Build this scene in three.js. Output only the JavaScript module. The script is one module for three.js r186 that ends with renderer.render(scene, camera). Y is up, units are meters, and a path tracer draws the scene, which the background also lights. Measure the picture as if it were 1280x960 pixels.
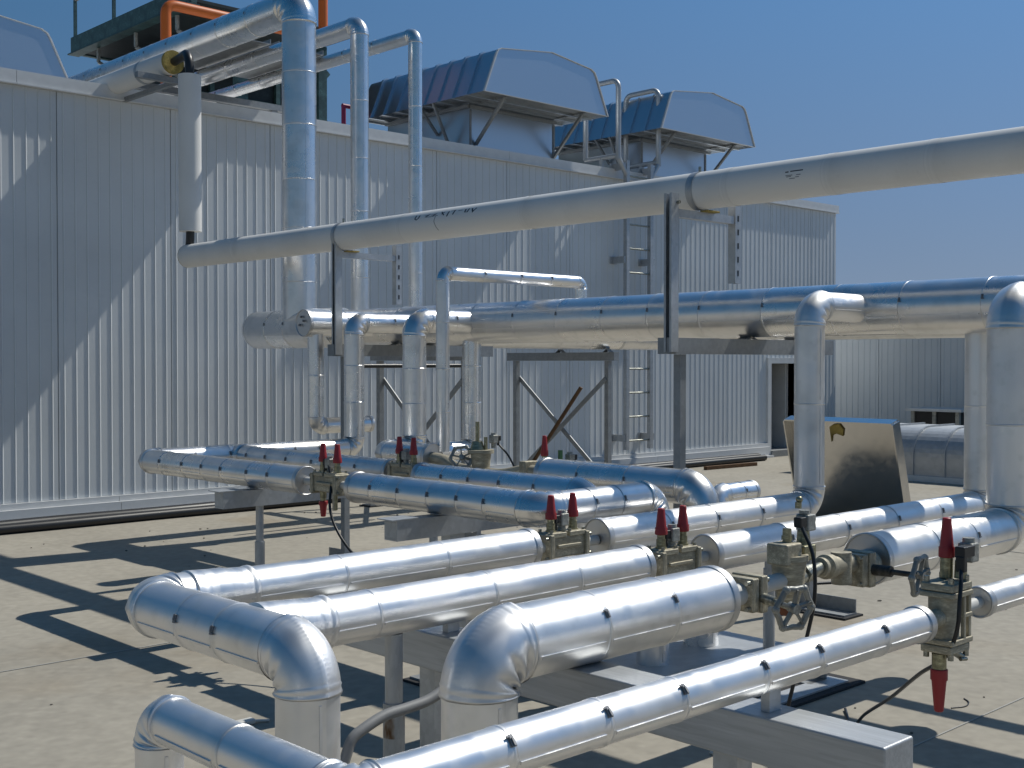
import * as THREE from 'three';
import { mergeGeometries } from 'three/addons/utils/BufferGeometryUtils.js';
import { RoundedBoxGeometry } from 'three/addons/geometries/RoundedBoxGeometry.js';

// ---------------------------------------------------------------- camera, sky, sun, exposure
const scene = new THREE.Scene();
const camera = new THREE.PerspectiveCamera(35.27, 4 / 3, 0.05, 900);
camera.position.set(0, 1.5, 0);
{
  const yaw = 46.37 * Math.PI / 180, pitch = 1.0623 * Math.PI / 180;
  camera.lookAt(Math.cos(yaw) * Math.cos(pitch), 1.5 - Math.sin(pitch), -Math.sin(yaw) * Math.cos(pitch));
}
const SUN = new THREE.Vector3(0.785, 1, 0.125).normalize();
{
  const W = 512, H = 256, d = new Float32Array(W * H * 4);
  const v = new THREE.Vector3();
  for (let j = 0; j < H; j++) for (let i = 0; i < W; i++) {
    const el = ((j + 0.5) / H - 0.5) * Math.PI, az = ((i + 0.5) / W - 0.5) * 2 * Math.PI;
    v.set(Math.cos(az) * Math.cos(el), Math.sin(el), Math.sin(az) * Math.cos(el));
    const e = Math.max(0, el), g = Math.acos(Math.max(-1, Math.min(1, v.dot(SUN))));
    const h = Math.exp(-e / 0.22), k = 0.42 + 1.50 * Math.exp(-g * g / 1.05), t = Math.max(0, Math.min(1, (e - 0.25) / 1.1)), f = 1 - 0.74 * t * t * (3 - 2 * t);
    const kk = k + (1.02 - k) * 0.75 * Math.exp(-e / 0.14) * (k < 1.02 ? 1 : 0);
    const c = [(0.037 + 0.226 * h) * Math.pow(Math.min(1, kk), 0.6), 0.179 + 0.150 * h, 0.432 - 0.008 * h].map(q => q * f);
    const m = 0.55 * Math.exp(-g / 0.16);
    const o = (j * W + i) * 4;
    for (let q = 0; q < 3; q++) d[o + q] = (c[q] * kk + m * [1, 0.97, 0.9][q]) * 1.0;
    d[o + 3] = 1;
  }
  const sky = new THREE.DataTexture(d, W, H, THREE.RGBAFormat, THREE.FloatType);
  sky.mapping = THREE.EquirectangularReflectionMapping;
  sky.magFilter = sky.minFilter = THREE.LinearFilter; sky.needsUpdate = true;
  scene.background = sky; scene.environment = sky;
}
const sun = new THREE.DirectionalLight(new THREE.Color(1, 0.97, 0.89), 4.0);
sun.position.copy(SUN).multiplyScalar(60).add(new THREE.Vector3(8, 0, -6)); sun.target.position.set(8, 0, -6);
sun.castShadow = true; sun.shadow.mapSize.set(4096, 4096); sun.shadow.radius = 1;
Object.assign(sun.shadow.camera, { left: -22, right: 22, top: 22, bottom: -22, near: 1, far: 140 });
scene.add(sun, sun.target);
const renderer = new THREE.WebGLRenderer({ antialias: true });
renderer.toneMapping = THREE.LinearToneMapping; renderer.toneMappingExposure = 0.95;
renderer.shadowMap.enabled = true;

// ---------------------------------------------------------------- tools
let seed = 7;
const rnd = () => { seed = (seed * 1664525 + 1013904223) >>> 0; return seed / 4294967296; };
const V = (x, y, z) => new THREE.Vector3(x, y, z);
const lin = (r, g, b) => new THREE.Color().setRGB(r, g, b);
function hash(x, y) { let h = (x * 374761393 + y * 668265263) | 0; h = Math.imul(h ^ (h >>> 13), 1274126177); return ((h ^ (h >>> 16)) >>> 0) / 4294967296; }
function vnoise(x, y, p) {
  const xi = Math.floor(x), yi = Math.floor(y), fx = x - xi, fy = y - yi, s = fx * fx * (3 - 2 * fx), t = fy * fy * (3 - 2 * fy);
  const w = a => ((a % p) + p) % p;
  const a = hash(w(xi), w(yi)), b = hash(w(xi + 1), w(yi)), c = hash(w(xi), w(yi + 1)), e = hash(w(xi + 1), w(yi + 1));
  return a + (b - a) * s + (c - a) * t + (a - b - c + e) * s * t;
}
function fbm(u, v, p, oct = 4) { let s = 0, a = 0.5, n = 0; for (let o = 0; o < oct; o++) { s += a * vnoise(u * p, v * p, p); n += a; a *= 0.5; p *= 2; } return s / n; }
function tex(N, fn, srgb) {
  const d = new Uint8Array(N * N * 4);
  for (let j = 0; j < N; j++) for (let i = 0; i < N; i++) {
    const c = fn(i / N, j / N), o = (j * N + i) * 4;
    for (let q = 0; q < 3; q++) d[o + q] = Math.max(0, Math.min(255, 255 * (typeof c === 'number' ? c : c[q]))); d[o + 3] = 255;
  }
  const t = new THREE.DataTexture(d, N, N); t.wrapS = t.wrapT = THREE.RepeatWrapping; t.magFilter = THREE.LinearFilter;
  t.minFilter = THREE.LinearMipmapLinearFilter; t.generateMipmaps = true; if (srgb) t.colorSpace = THREE.SRGBColorSpace; t.needsUpdate = true; return t;
}
const rep = (t, k) => { const c = t.clone(); c.repeat.set(k, k); c.needsUpdate = true; return c; };

// textures (one repeat = the stated size in metres)
const dentTex = tex(512, (u, v) => 0.93 * fbm(u, v, 4, 2) + 0.07 * fbm(u + 0.3, v, 20, 2));       // 1 m
const smearTex = tex(512, (u, v) => { const s = 0.5 * fbm(u, v, 4, 4) + 0.5 * fbm(u, v + 0.4, 16, 3); const b = Math.max(0, fbm(u + 0.5, v + 0.2, 9, 3) - 0.58) * 2.4; return [1, 0.62 + 0.5 * s + b, 1]; });
const spangleTex = tex(512, (u, v) => {                                                             // 0.4 m
  let best = 9, id = 0; const P = 22, x = u * P, y = v * P;
  for (let a = -1; a <= 1; a++) for (let b = -1; b <= 1; b++) {
    const cx = Math.floor(x) + a, cy = Math.floor(y) + b, wx = (cx + P) % P, wy = (cy + P) % P;
    const dd = (cx + hash(wx, wy) - x) ** 2 + (cy + hash(wy + 77, wx) - y) ** 2; if (dd < best) { best = dd; id = hash(wx + 13, wy + 31); }
  }
  const k = 0.84 + 0.05 * id + 0.10 * fbm(u, v, 6, 4); return [k, k, k * 1.005];
}, true);
const concreteTex = tex(1024, (u, v) => {                                                           // 6 m
  const a = fbm(u, v, 4, 5), b = fbm(u + 0.37, v + 0.11, 14, 4), g = fbm(u, v, 150, 2);
  let k = 0.80 + 0.08 * (a - 0.5) + 0.06 * (b - 0.5) + 0.09 * (g - 0.5);
  const st = Math.max(0, fbm(u + 0.7, v + 0.2, 7, 4) - 0.56) * 2.2;
  return [k * (1.018 - 0.09 * st), k * (0.978 - 0.13 * st), k * (0.897 - 0.17 * st)];
}, true);
const concreteBump = tex(512, (u, v) => 0.5 * fbm(u, v, 30, 4) + 0.5 * fbm(u, v, 110, 2));
const paintTex = tex(512, (u, v) => { const k = 0.95 + 0.07 * (fbm(u, v, 5, 5) - 0.5) - 0.06 * Math.max(0, fbm(u * 1, v * 1, 40, 2) - 0.7); return [k, k, k]; }, true);
const grimeTex = tex(512, (u, v) => { const s = fbm(u, v, 6, 5), t = fbm(u, v, 30, 3); const k = 0.62 + 0.5 * s * t + 0.2 * s; return [k, k * 0.98, k * 0.93]; }, true);

// materials
const std = (c, rough, metal = 0, extra = {}) => new THREE.MeshStandardMaterial({ color: c, roughness: rough, metalness: metal, ...extra });
const stainTex = tex(512, (u, v) => { const k = 1 - 0.10 * Math.max(0, fbm(u, v, 7, 4) - 0.5) * 2 - 0.05 * Math.max(0, fbm(u + 0.2, v + 0.6, 26, 3) - 0.6) * 2.5; return [k, k * 0.995, k * 0.985]; }, true);
const cladSet = (rough, bump, metal) => [0, 1, 2, 3].map(i => std(lin([0.84, 0.80, 0.86, 0.82][i], [0.845, 0.81, 0.865, 0.825][i], [0.855, 0.825, 0.87, 0.835][i]), rough + [0, 0.04, -0.03, 0.02][i], metal,
  { map: stainTex, bumpMap: dentTex, bumpScale: bump * [1, 1.3, 0.8, 1.1][i], roughnessMap: smearTex }));
const brightClad = cladSet(0.33, 0.0026, 0.97), satinClad = cladSet(0.46, 0.0044, 0.88);
let cladding = brightClad;
const capMetal = std(lin(0.62, 0.62, 0.62), 0.42, 1, { bumpMap: dentTex, bumpScale: 0.002 });
const clipMetal = std(lin(0.24, 0.24, 0.245), 0.5, 0.7);
const galv = std(lin(0.56, 0.58, 0.59), 0.50, 0.6, { map: spangleTex, bumpMap: concreteBump, bumpScale: 0.0004 });
const galvDull = std(lin(0.36, 0.375, 0.38), 0.6, 0.5, { map: spangleTex });
const steelDark = std(lin(0.13, 0.13, 0.135), 0.55, 0.6, { map: grimeTex });
const whiteInsul = std(lin(0.82, 0.81, 0.78), 0.55, 0, { map: paintTex });
const wallPaint = [0, 1, 2].map(i => std(lin([0.685, 0.67, 0.70][i], [0.71, 0.695, 0.725][i], [0.72, 0.705, 0.735][i]), 0.5, 0, { map: paintTex }));
const trimPaint = std(lin(0.72, 0.73, 0.73), 0.45, 0, { map: paintTex });
const concrete = std(lin(0.52, 0.52, 0.52), 0.93, 0, { map: concreteTex, bumpMap: concreteBump, bumpScale: 0.004 });
const rubber = std(lin(0.014, 0.015, 0.017), 0.4);
const padRubber = std(lin(0.03, 0.03, 0.032), 0.9);
const redCap = std(lin(0.34, 0.022, 0.028), 0.42);
const bronze = std(lin(0.62, 0.585, 0.49), 0.58, 0.3, { map: grimeTex });
const yellowZinc = std(lin(0.50, 0.49, 0.36), 0.38, 0.8, { map: grimeTex });
const zinc = std(lin(0.52, 0.54, 0.52), 0.36, 0.85, { map: grimeTex });
const greyPaint = std(lin(0.50, 0.52, 0.53), 0.42, 0.2, { map: grimeTex });
const whitePipe = std(lin(0.66, 0.65, 0.61), 0.55, 0, { map: paintTex });
const foam = std(lin(0.50, 0.40, 0.13), 0.95, 0, { map: grimeTex });
const hoodMetal = std(lin(0.55, 0.59, 0.63), 0.30, 0.95);
const tealSteel = std(lin(0.08, 0.165, 0.18), 0.5, 0.2, { map: grimeTex });
const darkPanel = std(lin(0.022, 0.036, 0.042), 0.6, 0.1, { map: grimeTex });
const orangePaint = std(lin(0.60, 0.13, 0.012), 0.45);
const magentaPaint = std(lin(0.22, 0.01, 0.06), 0.5);
const woodBrown = std(lin(0.19, 0.10, 0.045), 0.8, 0, { map: grimeTex });
const blackBox = std(lin(0.012, 0.012, 0.013), 0.45);
const stainless = std(lin(0.60, 0.585, 0.56), 0.24, 1, { bumpMap: dentTex, bumpScale: 0.001, roughnessMap: smearTex });

// geometry helpers
const clean = g => { const q = g.index ? g.toNonIndexed() : g; for (const k of Object.keys(q.attributes)) if (!['position', 'normal', 'uv'].includes(k)) q.deleteAttribute(k); return q; };
const join = gs => gs.length === 1 ? gs[0] : mergeGeometries(gs.map(clean));
function box(x0, x1, y0, y1, z0, z1) {                       // uv in metres
  const w = Math.abs(x1 - x0), h = Math.abs(y1 - y0), d = Math.abs(z1 - z0), g = new THREE.BoxGeometry(w, h, d), u = g.attributes.uv, s = [[d, h], [d, h], [w, d], [w, d], [w, h], [w, h]];
  for (let f = 0; f < 6; f++) for (let k = 0; k < 4; k++) { const i = f * 4 + k; u.setXY(i, u.getX(i) * s[f][0] * 2.5 + x0, u.getY(i) * s[f][1] * 2.5 + z0); }
  return g.translate((x0 + x1) / 2, (y0 + y1) / 2, (z0 + z1) / 2);
}
const cbox = (cx, cy, cz, w, h, d) => box(cx - w / 2, cx + w / 2, cy - h / 2, cy + h / 2, cz - d / 2, cz + d / 2);
function rbox(cx, cy, cz, w, h, d, r = 0.006) { return new RoundedBoxGeometry(w, h, d, 2, r).translate(cx, cy, cz); }
function align(g, a, b) { const d = b.clone().sub(a), q = new THREE.Quaternion().setFromUnitVectors(V(0, 1, 0), d.clone().normalize()); return g.applyQuaternion(q).translate(a.x, a.y, a.z); }
function rod(a, b, r, seg = 14, r2 = r) { const L = a.distanceTo(b), g = new THREE.CylinderGeometry(r2, r, L, seg).translate(0, L / 2, 0); return align(g, a, b); }
function bar(a, b, w, h) {                                    // square bar between two points
  const L = a.distanceTo(b), d = b.clone().sub(a).normalize(); let up = Math.abs(d.y) > 0.95 ? V(1, 0, 0) : V(0, 1, 0);
  const s = d.clone().cross(up).normalize(), t = d.clone().cross(s).normalize(), m = new THREE.Matrix4().makeBasis(s, t, d.clone());
  return box(-w / 2, w / 2, -h / 2, h / 2, 0, L).applyMatrix4(m).translate(a.x, a.y, a.z);
}
function lathe(pts, seg = 24) { return new THREE.LatheGeometry(pts.map(p => new THREE.Vector2(p[0], p[1])), seg); }
function tube(pts, r, n = 48, seg = 8) { return new THREE.TubeGeometry(new THREE.CatmullRomCurve3(pts), n, r, seg, false); }

// objects
const used = {};
function numbered(n) { const k = used[n] = (used[n] || 0) + 1; return k === 1 ? n : n + '_' + String(k - 1).padStart(3, '0'); }
function part(name, g, m, parent) { const o = new THREE.Mesh(g, m); o.name = name; o.castShadow = o.receiveShadow = true; parent.add(o); return o; }
function thing(name, label, category, group, x = 0, y = 0, z = 0) {
  const o = new THREE.Group(); o.name = numbered(name); o.position.set(x, y, z); o.userData = { label, category }; if (group) o.userData.group = group; scene.add(o); return o;
}
function structure(name, g, m) { const o = new THREE.Mesh(g, m); o.name = numbered(name); o.castShadow = o.receiveShadow = true; o.userData.kind = 'structure'; scene.add(o); return o; }

// ---------------------------------------------------------------- clad pipes
const clipGeo = join([rbox(0, 0, 0.0015, 0.010, 0.024, 0.005, 0.001), cbox(0, 0.003, 0.005, 0.005, 0.015, 0.003), cbox(0.006, -0.009, 0.002, 0.009, 0.004, 0.003)]);
function sectionGeo(a, b, r, first) {
  const L = a.distanceTo(b), w = Math.min(0.009, L * 0.2), lip = 0.0014 + r * 0.007;
  const p = first ? [[r, 0]] : [[r * 0.95, -w * 0.9], [r + lip, -w * 0.88], [r + lip, -w * 0.2], [r + lip * 0.5, 0], [r, w * 0.25], [r + lip * 0.7, w * 0.8], [r, w * 1.4]];
  p.push([r, L * 0.5], [r, L]);
  const g = lathe(p, 40), u = g.attributes.uv, ps = g.attributes.position, o1 = rnd() * 7, o2 = rnd() * 7;
  for (let i = 0; i < u.count; i++) u.setXY(i, u.getX(i) * 2 * Math.PI * r + o1, ps.getY(i) + o2);
  return align(g, a, b);
}
// straight clad run: separate jacket sections, latches on the side `side`, one lap seam along `lap`
function straight(parent, a, b, r, o = {}) {
  const L = a.distanceTo(b); if (L < 0.01) return;
  const pitch = o.pitch || 0.33, n = Math.max(1, Math.round(L / pitch)), d = b.clone().sub(a).normalize();
  const side = (o.side || (Math.abs(d.y) > 0.9 ? V(-0.7, 0, 0.7) : Math.abs(d.x) > 0.9 ? V(0, 0.3, 0.95) : V(-0.95, 0.25, 0))).clone().normalize();
  let t0 = 0;
  for (let i = 0; i < n; i++) {
    const t1 = i === n - 1 ? L : L * (i + 1 + (rnd() - 0.5) * 0.22) / n, p0 = a.clone().addScaledVector(d, t0), p1 = a.clone().addScaledVector(d, t1);
    const s = part('jacket_section', sectionGeo(p0, p1, r * (1 + (rnd() - 0.5) * 0.012), i === 0 && !o.lipped), cladding[Math.floor(rnd() * 4)], parent);
    if (i > 0 && o.clips !== false && (Math.abs(d.y) < 0.9 || o.clips)) {
      const m = new THREE.Matrix4().makeBasis(d.clone(), side.clone().cross(d).normalize(), side.clone());
      part('latch', clipGeo, clipMetal, s).applyMatrix4(m.setPosition(p0.clone().addScaledVector(side, r + 0.002)));
    }
    if (o.lap !== false && t1 - t0 > 0.08) {
      const lp = (o.lap || (Math.abs(d.y) > 0.9 ? V(-0.2, 0, 1) : Math.abs(d.x) > 0.9 ? V(0, -0.25, 1) : V(-1, -0.35, 0))).clone().normalize();
      const A = p0.clone().addScaledVector(lp, r - 0.0008).addScaledVector(d, 0.015), B = p1.clone().addScaledVector(lp, r - 0.0008).addScaledVector(d, -0.015), sd = lp.clone().cross(d).normalize();
      part('lap_seam', box(-0.0035, 0.0035, -0.001, 0.0035, 0, A.distanceTo(B)).applyMatrix4(new THREE.Matrix4().makeBasis(lp.clone().cross(d).normalize(), lp.clone(), d.clone()).setPosition(A)), cladding[1], s);
    }
    t0 = t1;
  }
}
function elbowGeo(P, d1, d2, r, R, wr = 0.3) {
  const C = P.clone().addScaledVector(d1, -R).addScaledVector(d2, R), bn = d1.clone().cross(d2).normalize(), NT = 44, NP = 52, pos = [], uv = [], idx = [], o1 = rnd() * 5, ph = rnd() * 6;
  const lip = 0.0028 + r * 0.01;
  for (let ii = -1; ii <= NT + 1; ii++) {
    const i = Math.max(0, Math.min(NT, ii)), th = i / NT * Math.PI / 2, n = d2.clone().multiplyScalar(-Math.cos(th)).addScaledVector(d1, Math.sin(th)), c = C.clone().addScaledVector(n, R);
    for (let j = 0; j <= NP; j++) {
      const f = j / NP * 2 * Math.PI, inn = Math.pow(Math.max(0, 0.45 - Math.cos(f)) / 1.45, 1.3);
      const e = Math.min(i, NT - i) / NT;
      let rr = r * 1.035; const bend = Math.sin(th * 2);
      { const q = th / (Math.PI / 2), c = Math.abs(Math.cos(Math.PI * (3.5 * q + 0.16 * Math.sin(f * 2 + ph) + ph * 0.05))); rr -= r * wr * inn * Math.sqrt(Math.max(0, bend)) * (0.35 * c * c + 0.65 * Math.pow(c, 7)); }
      if (e < 0.05) rr += lip * (1 - e / 0.05) * 0.9; else if (e > 0.07 && e < 0.10) rr += lip * 0.6;
      const s = Math.abs(f > Math.PI ? f - 2 * Math.PI : f); if (s < 0.16) rr += (0.002 + r * 0.03) * Math.pow(1 - s / 0.16, 0.7) * (i % 2 ? 1 : 0.55);
      if (ii < 0 || ii > NT) rr = r * 0.93;
      const q = c.clone().addScaledVector(n, Math.cos(f) * rr).addScaledVector(bn, Math.sin(f) * rr);
      pos.push(q.x, q.y, q.z); uv.push(f * r + o1, th * R);
    }
  }
  for (let i = 0; i < NT + 2; i++) for (let j = 0; j < NP; j++) { const a = i * (NP + 1) + j, b = a + 1, c = a + NP + 1, e = c + 1; idx.push(a, b, c, b, e, c); }
  const g = new THREE.BufferGeometry(); g.setAttribute('position', new THREE.Float32BufferAttribute(pos, 3)); g.setAttribute('uv', new THREE.Float32BufferAttribute(uv, 2)); g.setIndex(idx); g.computeVertexNormals();
  const N = g.attributes.normal; for (let i = 0; i <= NT + 2; i++) { const a = i * (NP + 1), b = a + NP, x = N.getX(a) + N.getX(b), y = N.getY(a) + N.getY(b), z = N.getZ(a) + N.getZ(b), l = Math.hypot(x, y, z); N.setXYZ(a, x / l, y / l, z / l); N.setXYZ(b, x / l, y / l, z / l); }
  return g;
}
function endCap(parent, p, dir, r) {                          // domed disc with a folded rim
  const g = join([new THREE.CylinderGeometry(r * 0.97, r * 0.97, 0.012, 40).translate(0, 0.002, 0), lathe([[r * 0.955, 0.003], [r * 0.962, 0.0125], [r + 0.0015, 0.0125], [r + 0.004, 0.010], [r + 0.004, -0.016], [r, -0.018]], 40)]);
  part('end_cap', align(g, p, p.clone().add(dir)), capMetal, parent);
}
// polyline pipe with pressed elbows; o.capA / o.capB close the ends
function pipeRun(parent, pts, r, o = {}) {
  const P = pts.map(p => V(...p)), n = P.length, R = o.bend ? o.bend : r * 1.16; let a = P[0];
  for (let i = 1; i < n; i++) {
    const d1 = P[i].clone().sub(P[i - 1]).normalize();
    if (i === n - 1) straight(parent, a, P[i], r, { ...o, lipped: i > 1 });
    else {
      const d2 = P[i + 1].clone().sub(P[i]).normalize(), e = P[i].clone().addScaledVector(d1, -R);
      straight(parent, a, e, r, { ...o, lipped: i > 1 });
      part('elbow', elbowGeo(P[i], d1, d2, r, R, o.wrinkle), cladding[Math.floor(rnd() * 4)], parent);
      a = P[i].clone().addScaledVector(d2, R);
    }
  }
  if (o.capA) endCap(parent, P[0], P[0].clone().sub(P[1]).normalize(), r);
  if (o.capB) endCap(parent, P[n - 1], P[n - 1].clone().sub(P[n - 2]).normalize(), r);
}
function collar(parent, p, dir, r) { part('collar', align(lathe([[r, -0.02], [r + 0.006, -0.016], [r + 0.008, 0], [r + 0.004, 0.02], [r, 0.03]], 36), p, p.clone().add(dir)), cladding[1], parent); }

// ---------------------------------------------------------------- the setting: roof deck
{
  const g = new THREE.PlaneGeometry(420, 420, 1, 1).rotateX(-Math.PI / 2), u = g.attributes.uv; for (let i = 0; i < u.count; i++) u.setXY(i, u.getX(i) * 70, u.getY(i) * 70);
  structure('roof_deck', g, concrete);
  const j = std(lin(0.38, 0.37, 0.34), 0.95);
  for (const [x0, x1, z0, z1] of [[-30, 60, -5.908, -5.90], [-30, 60, -2.31, -2.303], [9.4, 9.408, -10.3, 40]]) structure('deck_joint', box(x0, x1, 0.001, 0.004, z0, z1), j);
}

// ---------------------------------------------------------------- main building with ribbed panels
const PW = 1.143, X0 = 4.68 - 3 * PW, XE = 18.03, WZ = -11;
function panelGeo(x0, x1, y0, y1, z = WZ) {
  const pr = []; const w = x1 - x0, n = Math.round(w / 0.1143);
  pr.push([x0 + 0.002, -0.014], [x0 + 0.006, 0]);
  for (let k = 0; k < n; k++) { const c = x0 + (k + 0.5) * w / n; if (w > 1 && (k === 0 || k === n - 1)) { /* flat edge of the panel */ } pr.push([c - 0.008, 0], [c - 0.003, 0.0062], [c, 0.0062], [c + 0.0095, 0]); }
  pr.push([x1 - 0.006, 0], [x1 - 0.002, -0.014]);
  const pos = [], uv = [], H = y1 - y0;
  for (let i = 0; i < pr.length - 1; i++) {
    const [ax, az] = pr[i], [bx, bz] = pr[i + 1];
    for (const [x, y, q] of [[ax, y0, az], [bx, y0, bz], [bx, y1, bz], [ax, y0, az], [bx, y1, bz], [ax, y1, az]]) { pos.push(x, y, z + q); uv.push(x * 0.4, y * 0.4); }
  }
  const g = new THREE.BufferGeometry(); g.setAttribute('position', new THREE.Float32BufferAttribute(pos, 3)); g.setAttribute('uv', new THREE.Float32BufferAttribute(uv, 2)); g.computeVertexNormals(); return g;
}
const bld = thing('plant_building', 'long building clad in pale vertically ribbed panels with rooftop hoods', 'building');
for (let k = 0, x = X0; x < XE - 0.2; k++, x += PW) {
  const x1 = Math.min(XE, x + PW), m = wallPaint[(k * 7 + 2) % 3];
  if (Math.abs(x - (4.68 + 10 * PW)) < 0.1) { part('wall_panel', panelGeo(x, x1, 1.50, 3.99), m, bld); part('wall_panel', panelGeo(16.83, x1, 0.22, 1.50), m, bld); }
  else part('wall_panel', panelGeo(x, x1, 0.22, 3.99), m, bld);
}
part('backing_wall', join([box(X0, 16.11, 0, 3.99, WZ - 0.14, WZ - 0.02), box(16.83, XE, 0, 3.99, WZ - 0.14, WZ - 0.02), box(16.11, 16.83, 1.5, 3.99, WZ - 0.14, WZ - 0.02)]), wallPaint[0], bld);
part('side_wall', join([box(XE - 0.12, XE + 0.005, 0, 3.99, -24, WZ - 0.005), box(X0, X0 + 0.12, 0, 3.99, -24, WZ - 0.15), box(X0, XE, 0, 3.99, -24.12, -24)]), wallPaint[0], bld);
part('roof_slab', box(X0 + 0.02, XE - 0.02, 3.90, 3.985, -24, WZ - 0.05), trimPaint, bld);
for (let x = X0; x < XE; x += 3.05) {                                    // parapet flashing in lengths, folded drip at its foot
  const x1 = Math.min(XE + 0.02, x + 3.046);
  const f = part('parapet_flashing', join([box(x, x1, 4.005, 4.12, WZ - 0.10, WZ + 0.045)]), trimPaint, bld);
  part('drip_edge', box(x, x1, 3.992, 4.004, WZ - 0.02, WZ + 0.058), trimPaint, f);
}
for (let x = X0; x < 16.0; x += 4.0) {
  const x1 = Math.min(16.02, x + 3.995);
  const f = part('base_flashing', box(x, x1, 0.165, 0.218, WZ - 0.02, WZ + 0.04), trimPaint, bld);
  part('base_kerb', join([box(x, x1, 0.035, 0.164, WZ - 0.02, WZ + 0.085), box(x, x1, 0.001, 0.034, WZ - 0.02, WZ + 0.15)]), trimPaint, f);
}
part('base_flashing', join([box(16.86, XE, 0.165, 0.218, WZ - 0.02, WZ + 0.04), box(16.86, XE, 0.001, 0.164, WZ - 0.02, WZ + 0.085)]), trimPaint, bld);
{
  const fr = part('door_frame', join([box(16.02, 16.11, 0.10, 1.56, WZ - 0.16, WZ + 0.035), box(16.83, 16.90, 0.10, 1.56, WZ - 0.16, WZ + 0.035), box(16.11, 16.83, 1.47, 1.56, WZ - 0.16, WZ + 0.035)]), trimPaint, bld);
  part('door_sill', box(16.02, 16.90, 0.001, 0.10, WZ - 0.4, WZ + 0.12), galvDull, fr);
  const dl = part('door_leaf', box(16.80, 16.84, 0.10, 1.46, WZ - 0.85, WZ - 0.17), trimPaint, bld);
  part('handle', rod(V(16.78, 0.75, WZ - 0.75), V(16.78, 0.75, WZ - 0.66), 0.012), zinc, dl);
  part('inner_floor', box(X0 + 0.15, XE - 0.15, 0.004, 0.02, -23.9, WZ - 0.45), concrete, bld);
}
// black hoses lying along the wall foot
for (const [z, r, n] of [[-10.72, 0.055, 'thick black hose lying on the deck along the wall foot'], [-10.60, 0.045, 'thinner black hose beside the thick one along the wall foot']]) {
  const h = thing('black_hose', n, 'hose', null, 1, 0, z), pts = []; for (let x = 0; x <= 14.6; x += 0.9) pts.push(V(x, r, (rnd() - 0.5) * 0.035));
  part('hose', tube(pts, r, 120, 8), rubber, h);
}
{ const t = thing('timber_offcut', 'short brown timber strip on the deck near the doorway', 'timber', null, 14.0, 0, -10.2); part('strip', box(-0.55, 0.55, 0.002, 0.05, -0.03, 0.03).rotateY(-0.06), woodBrown, t); }

// ---------------------------------------------------------------- low grey building, barrel roof light, small unit
{
  const t = thing('low_building', 'low grey ribbed wall in shade beyond the end of the long building', 'building', null, 19.2, 0, -12);
  for (let k = 0; k < 16; k++) part('wall_panel', panelGeo(0, PW, 0.05, 2.42, 0).rotateY(-Math.PI / 2).translate(0, 0, k * PW), wallPaint[k % 3], t);
  part('body', box(0.03, 6, 0, 2.41, 0.0, 16 * PW), wallPaint[1], t); part('roof_edge', box(-0.06, 6.02, 2.425, 2.52, -0.05, 16 * PW + 0.05), trimPaint, t);
}
{
  const t = thing('ribbed_roof_light', 'low barrel-shaped grey metal duct with raised seams on the deck', 'duct', null, 14.15, 0, -9.2);
  const prof = (r) => { const p = [[0, 0.0], [0.0 - r, 0.34 ]]; const q = []; for (let i = 0; i <= 10; i++) { const a = i / 10 * Math.PI / 2; q.push([0.42 - (0.42 + r) * Math.cos(a), 0.30 + (0.36 + r) * Math.sin(a)]); } return [[-r, 0.06], ...q, [1.1, 0.66 + r], [1.1, 0.06]]; };
  const ext = (r, z0, z1) => { const s = new THREE.Shape(prof(r).map(p => new THREE.Vector2(p[0], p[1]))); return new THREE.ExtrudeGeometry(s, { depth: z1 - z0, bevelEnabled: false, curveSegments: 4 }).translate(0, 0, z0); };
  for (let k = 0; k < 11; k++) { const s = part('cover_sheet', ext(0, k * 0.42, k * 0.42 + 0.415), galv, t); part('raised_seam', ext(0.022, k * 0.42 - 0.012, k * 0.42 + 0.014), galv, s); }
  part('kerb', box(-0.05, 1.15, 0, 0.07, -0.05, 4.67), trimPaint, t);
}
{
  const t = thing('small_vent_unit', 'small box unit with pale flat lid against the low grey wall', 'vent unit', null, 17.8, 0, -9.5);
  part('lid', box(-0.06, 0.66, 0.72, 0.76, -0.06, 0.86), trimPaint, t); part('grille', box(0.03, 0.57, 0.1, 0.715, 0.03, 0.77), blackBox, t);
  for (const [x, z] of [[0, 0], [0, 0.36], [0, 0.74], [0.55, 0.74], [0.55, 0]]) part('corner_post', box(x, x + 0.06, 0, 0.718, z, z + 0.06), greyPaint, t);
}

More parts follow.
